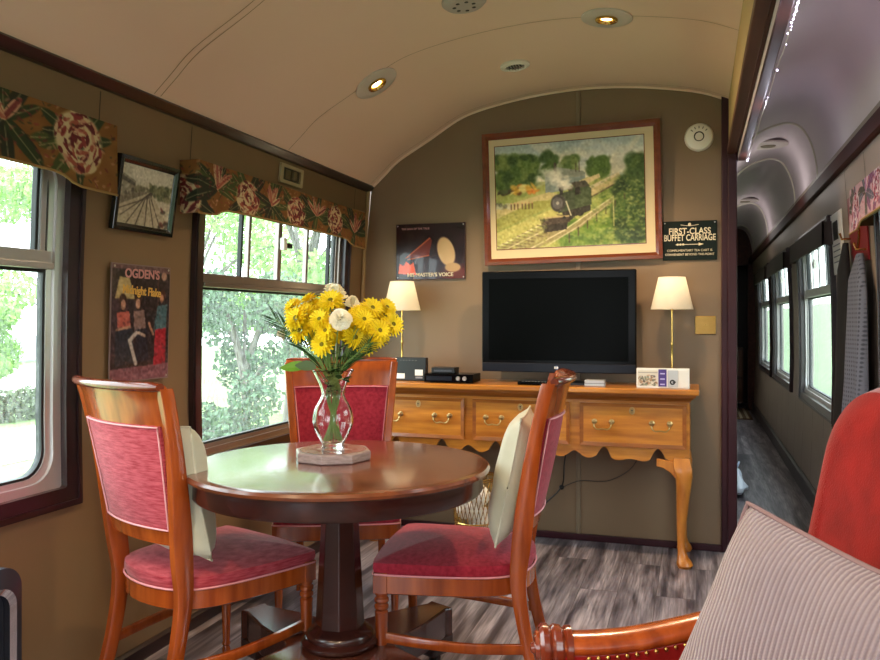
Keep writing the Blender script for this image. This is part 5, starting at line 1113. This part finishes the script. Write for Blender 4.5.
# local x runs back from the arm front, local y towards the far side
def arm(yc):
    Z = [(.03, .584), (.09, .583), (.16, .588), (.24, .602), (.34, .626), (.44, .664), (.54, .71)]; P = lerp_path([(x, yc, z) for x, z in Z], 4)
    m = MB(); rings = []
    for i, p in enumerate(P):
        rx = .036; rings.append([(p.x, p.y+rx*math.cos(a), p.z+.009+.021*math.sin(a)) for a in [2*PI*k/18 for k in range(18)]])
    m.loft(rings); am = m.build('arm_rail', M_wood, t, smooth=True)
    # scroll front: rings and volute
    MR = Matrix.Translation((.03, yc, .584)) @ Matrix.Rotation(-PI/2, 4, 'Y')
    MB().lathe([(.035, -.03), (.040, -.028), (.040, -.018), (.035, -.014), (.041, -.008), (.043, .004), (.038, .010), (.044, .016), (.045, .026), (.038, .032), (.026, .033), (.022, .040), (.012, .041), (.008, .047), (0, .048)], 32, MR, caps=False).build('arm_scroll', M_wooddk, am, smooth=True, auto=30)
    sp = [(-.0045, yc+(.034-.0046*a)*math.cos(a), .584+(.034-.0046*a)*math.sin(a)) for a in [k*.25 for k in range(26)]]; MB().tube(sp, .0032, 6).build('volute', M_wood, am, smooth=True)
    # front support post
    MB().loft([[(x+.03, yc+y, z) for x, y in ((0, -w1), (.05, -w1), (.05, w1), (0, w1))] for z, w1 in ((.36, .028), (.44, .022), (.50, .019), (.555, .030))]).build('arm_post', M_wood, am, bevel=.006)
    # upholstered panel under arm
    m = MB(); A = []
    for i, p in enumerate(P[1:]): A.append([(p.x, yc-.024, .37), (p.x, yc-.030, (p.z+.37)/2), (p.x, yc-.0365, p.z-.002), (p.x, yc+.0365, p.z-.002), (p.x, yc+.030, (p.z+.37)/2), (p.x, yc+.024, .37)])
    m.loft(A); m.build('arm_panel', M_red, t, auto=50)
    q = None
    for sg in (-1, 1):
        L = 0
        for k in range(27):
            f = .085+k*.0178; P2 = [p for p in P if p.x <= f]; i = len(P2)-1
            if i+1 >= len(P): break
            a, b_ = P[i], P[i+1]; u = (f-a.x)/(b_.x-a.x); z = a.z+(b_.z-a.z)*u-.004
            if q is None: q = MB().sphere((0, 0, 0), .0046, 8, 6).build('nailhead', M_brass, t, smooth=True, loc=(f, yc+sg*.0385, z)); continue
            c_ = q.copy(); COL.objects.link(c_); c_.parent = t; c_.location = (f, yc+sg*.0385, z)
arm(0)
arm_b = arm(-.70)
m = MB(); m.box(-.02, -.725, .26, .56, .025, .37); m.build('seat_frame', M_wood, t, bevel=.01)
m = MB()
def puff(x0, x1, y0, y1, z0, z1, r=.04, n=6, M=None):
    mm = MB(); rings = []
    ks = [PI/2*k/n for k in range(n+1)]
    prof = [(r-r*math.sin(a), z0+r-r*math.cos(a)) for a in ks]+[(r-r*math.cos(a), z1-r+r*math.sin(a)) for a in ks]
    for ins, z in prof: rings.append([(a, b_, z) for a, b_ in rrect(x0+ins, y0+ins, x1-ins, y1-ins, max(r*1.3-ins, .004), 6, 3)])
    mm.loft(rings); return mm
puff(-.03, .50, -.66, -.04, .365, .48, .045).build('seat_cushion', M_red, t, smooth=True)
# back, rounded top corners, leaning
bk = MB(); O = rrect(-.725, .30, .005, 1.085, .13, 10, 4); rings = []
for k, (d, ins) in enumerate(((0, .05), (.0, .035), (.015, .010), (.045, 0), (.11, 0), (.14, .012), (.155, .04))):
    cy, cz = -.36, .70
    rings.append([(.43+d+.20*(z-.45)**1.15*(1 if z > .45 else 0)+0 if z > .45 else .43+d, cy+(y-cy)*(1-ins/.36), cz+(z-cz)*(1-ins/.39)) for y, z in O])
rings = [[(p[0] if not isinstance(p[0], complex) else .5, p[1], p[2]) for p in r] for r in rings]
bk.loft(rings); bk.build('backrest', M_red, t, smooth=True)
for x, y in ((.03, -.01), (.03, -.69), (.52, -.02), (.52, -.68)): MB().lathe([(.012, 0), (.016, .01), (.014, .05), (.026, .20), (.022, .22), (.03, .24), (.03, .27)], 16, Matrix.Translation((x, y, 0))).build('leg', M_wood, t, smooth=True)
# ribbed cushion leaning in the armchair
def rib_mat():
    m = bpy.data.materials.new('mauve_ribbed_cotton'); m.use_nodes = True; n = m.node_tree.nodes; l = m.node_tree.links; b = n['Principled BSDF']; b.inputs['Roughness'].default_value = .8; b.inputs['Sheen Weight'].default_value = .3
    t = n.new('ShaderNodeTexCoord'); wv = n.new('ShaderNodeTexWave'); wv.bands_direction = 'X'; wv.inputs['Scale'].default_value = 40; wv.inputs['Distortion'].default_value = .25; wv.inputs['Detail'].default_value = 1; l.new(t.outputs['Object'], wv.inputs[0])
    w2 = n.new('ShaderNodeTexWave'); w2.bands_direction = 'Z'; w2.inputs['Scale'].default_value = 60; l.new(t.outputs['Object'], w2.inputs[0])
    r = n.new('ShaderNodeValToRGB'); l.new(wv.outputs['Fac'], r.inputs[0]); r.color_ramp.elements[0].color = rgba((126, 111, 119)); r.color_ramp.elements[1].color = rgba((147, 134, 142)); l.new(r.outputs[0], b.inputs[0])
    ad = n.new('ShaderNodeMath'); ad.operation = 'MULTIPLY_ADD'; ad.inputs[1].default_value = .15; l.new(w2.outputs['Fac'], ad.inputs[0]); l.new(wv.outputs['Fac'], ad.inputs[2])
    bp = n.new('ShaderNodeBump'); bp.inputs['Distance'].default_value = .004; bp.inputs['Strength'].default_value = .8; l.new(ad.outputs[0], bp.inputs['Height']); l.new(bp.outputs[0], b.inputs['Normal']); return m
M_ribc = rib_mat()
TL, TR, BL = Vector((.085, 1.39, .905)), Vector((.395, 1.10, .83)), Vector((-.04, 1.435, .495))
U = (TR-TL); V = (TL-BL); ctr = TL+U/2-V/2+Vector((.014, 0, -.012)); ux = U.normalized(); yz = ux.cross(V).normalized()*-1; vz = ux.cross(-yz).normalized()
if vz.z < 0: vz = -vz
yv = vz.cross(ux)
Rm = Matrix((ux, yv, vz)).transposed()
cushion_obj('ribbed_cushion', 'large mauve ribbed cushion leaning in the red armchair in the foreground', M_ribc, U.length, V.length, .15, ctr, Rm.to_euler(), 6, pipe=(mat('mauve_piping', (122, 98, 102), .7), .005), n=40, shear=.20)
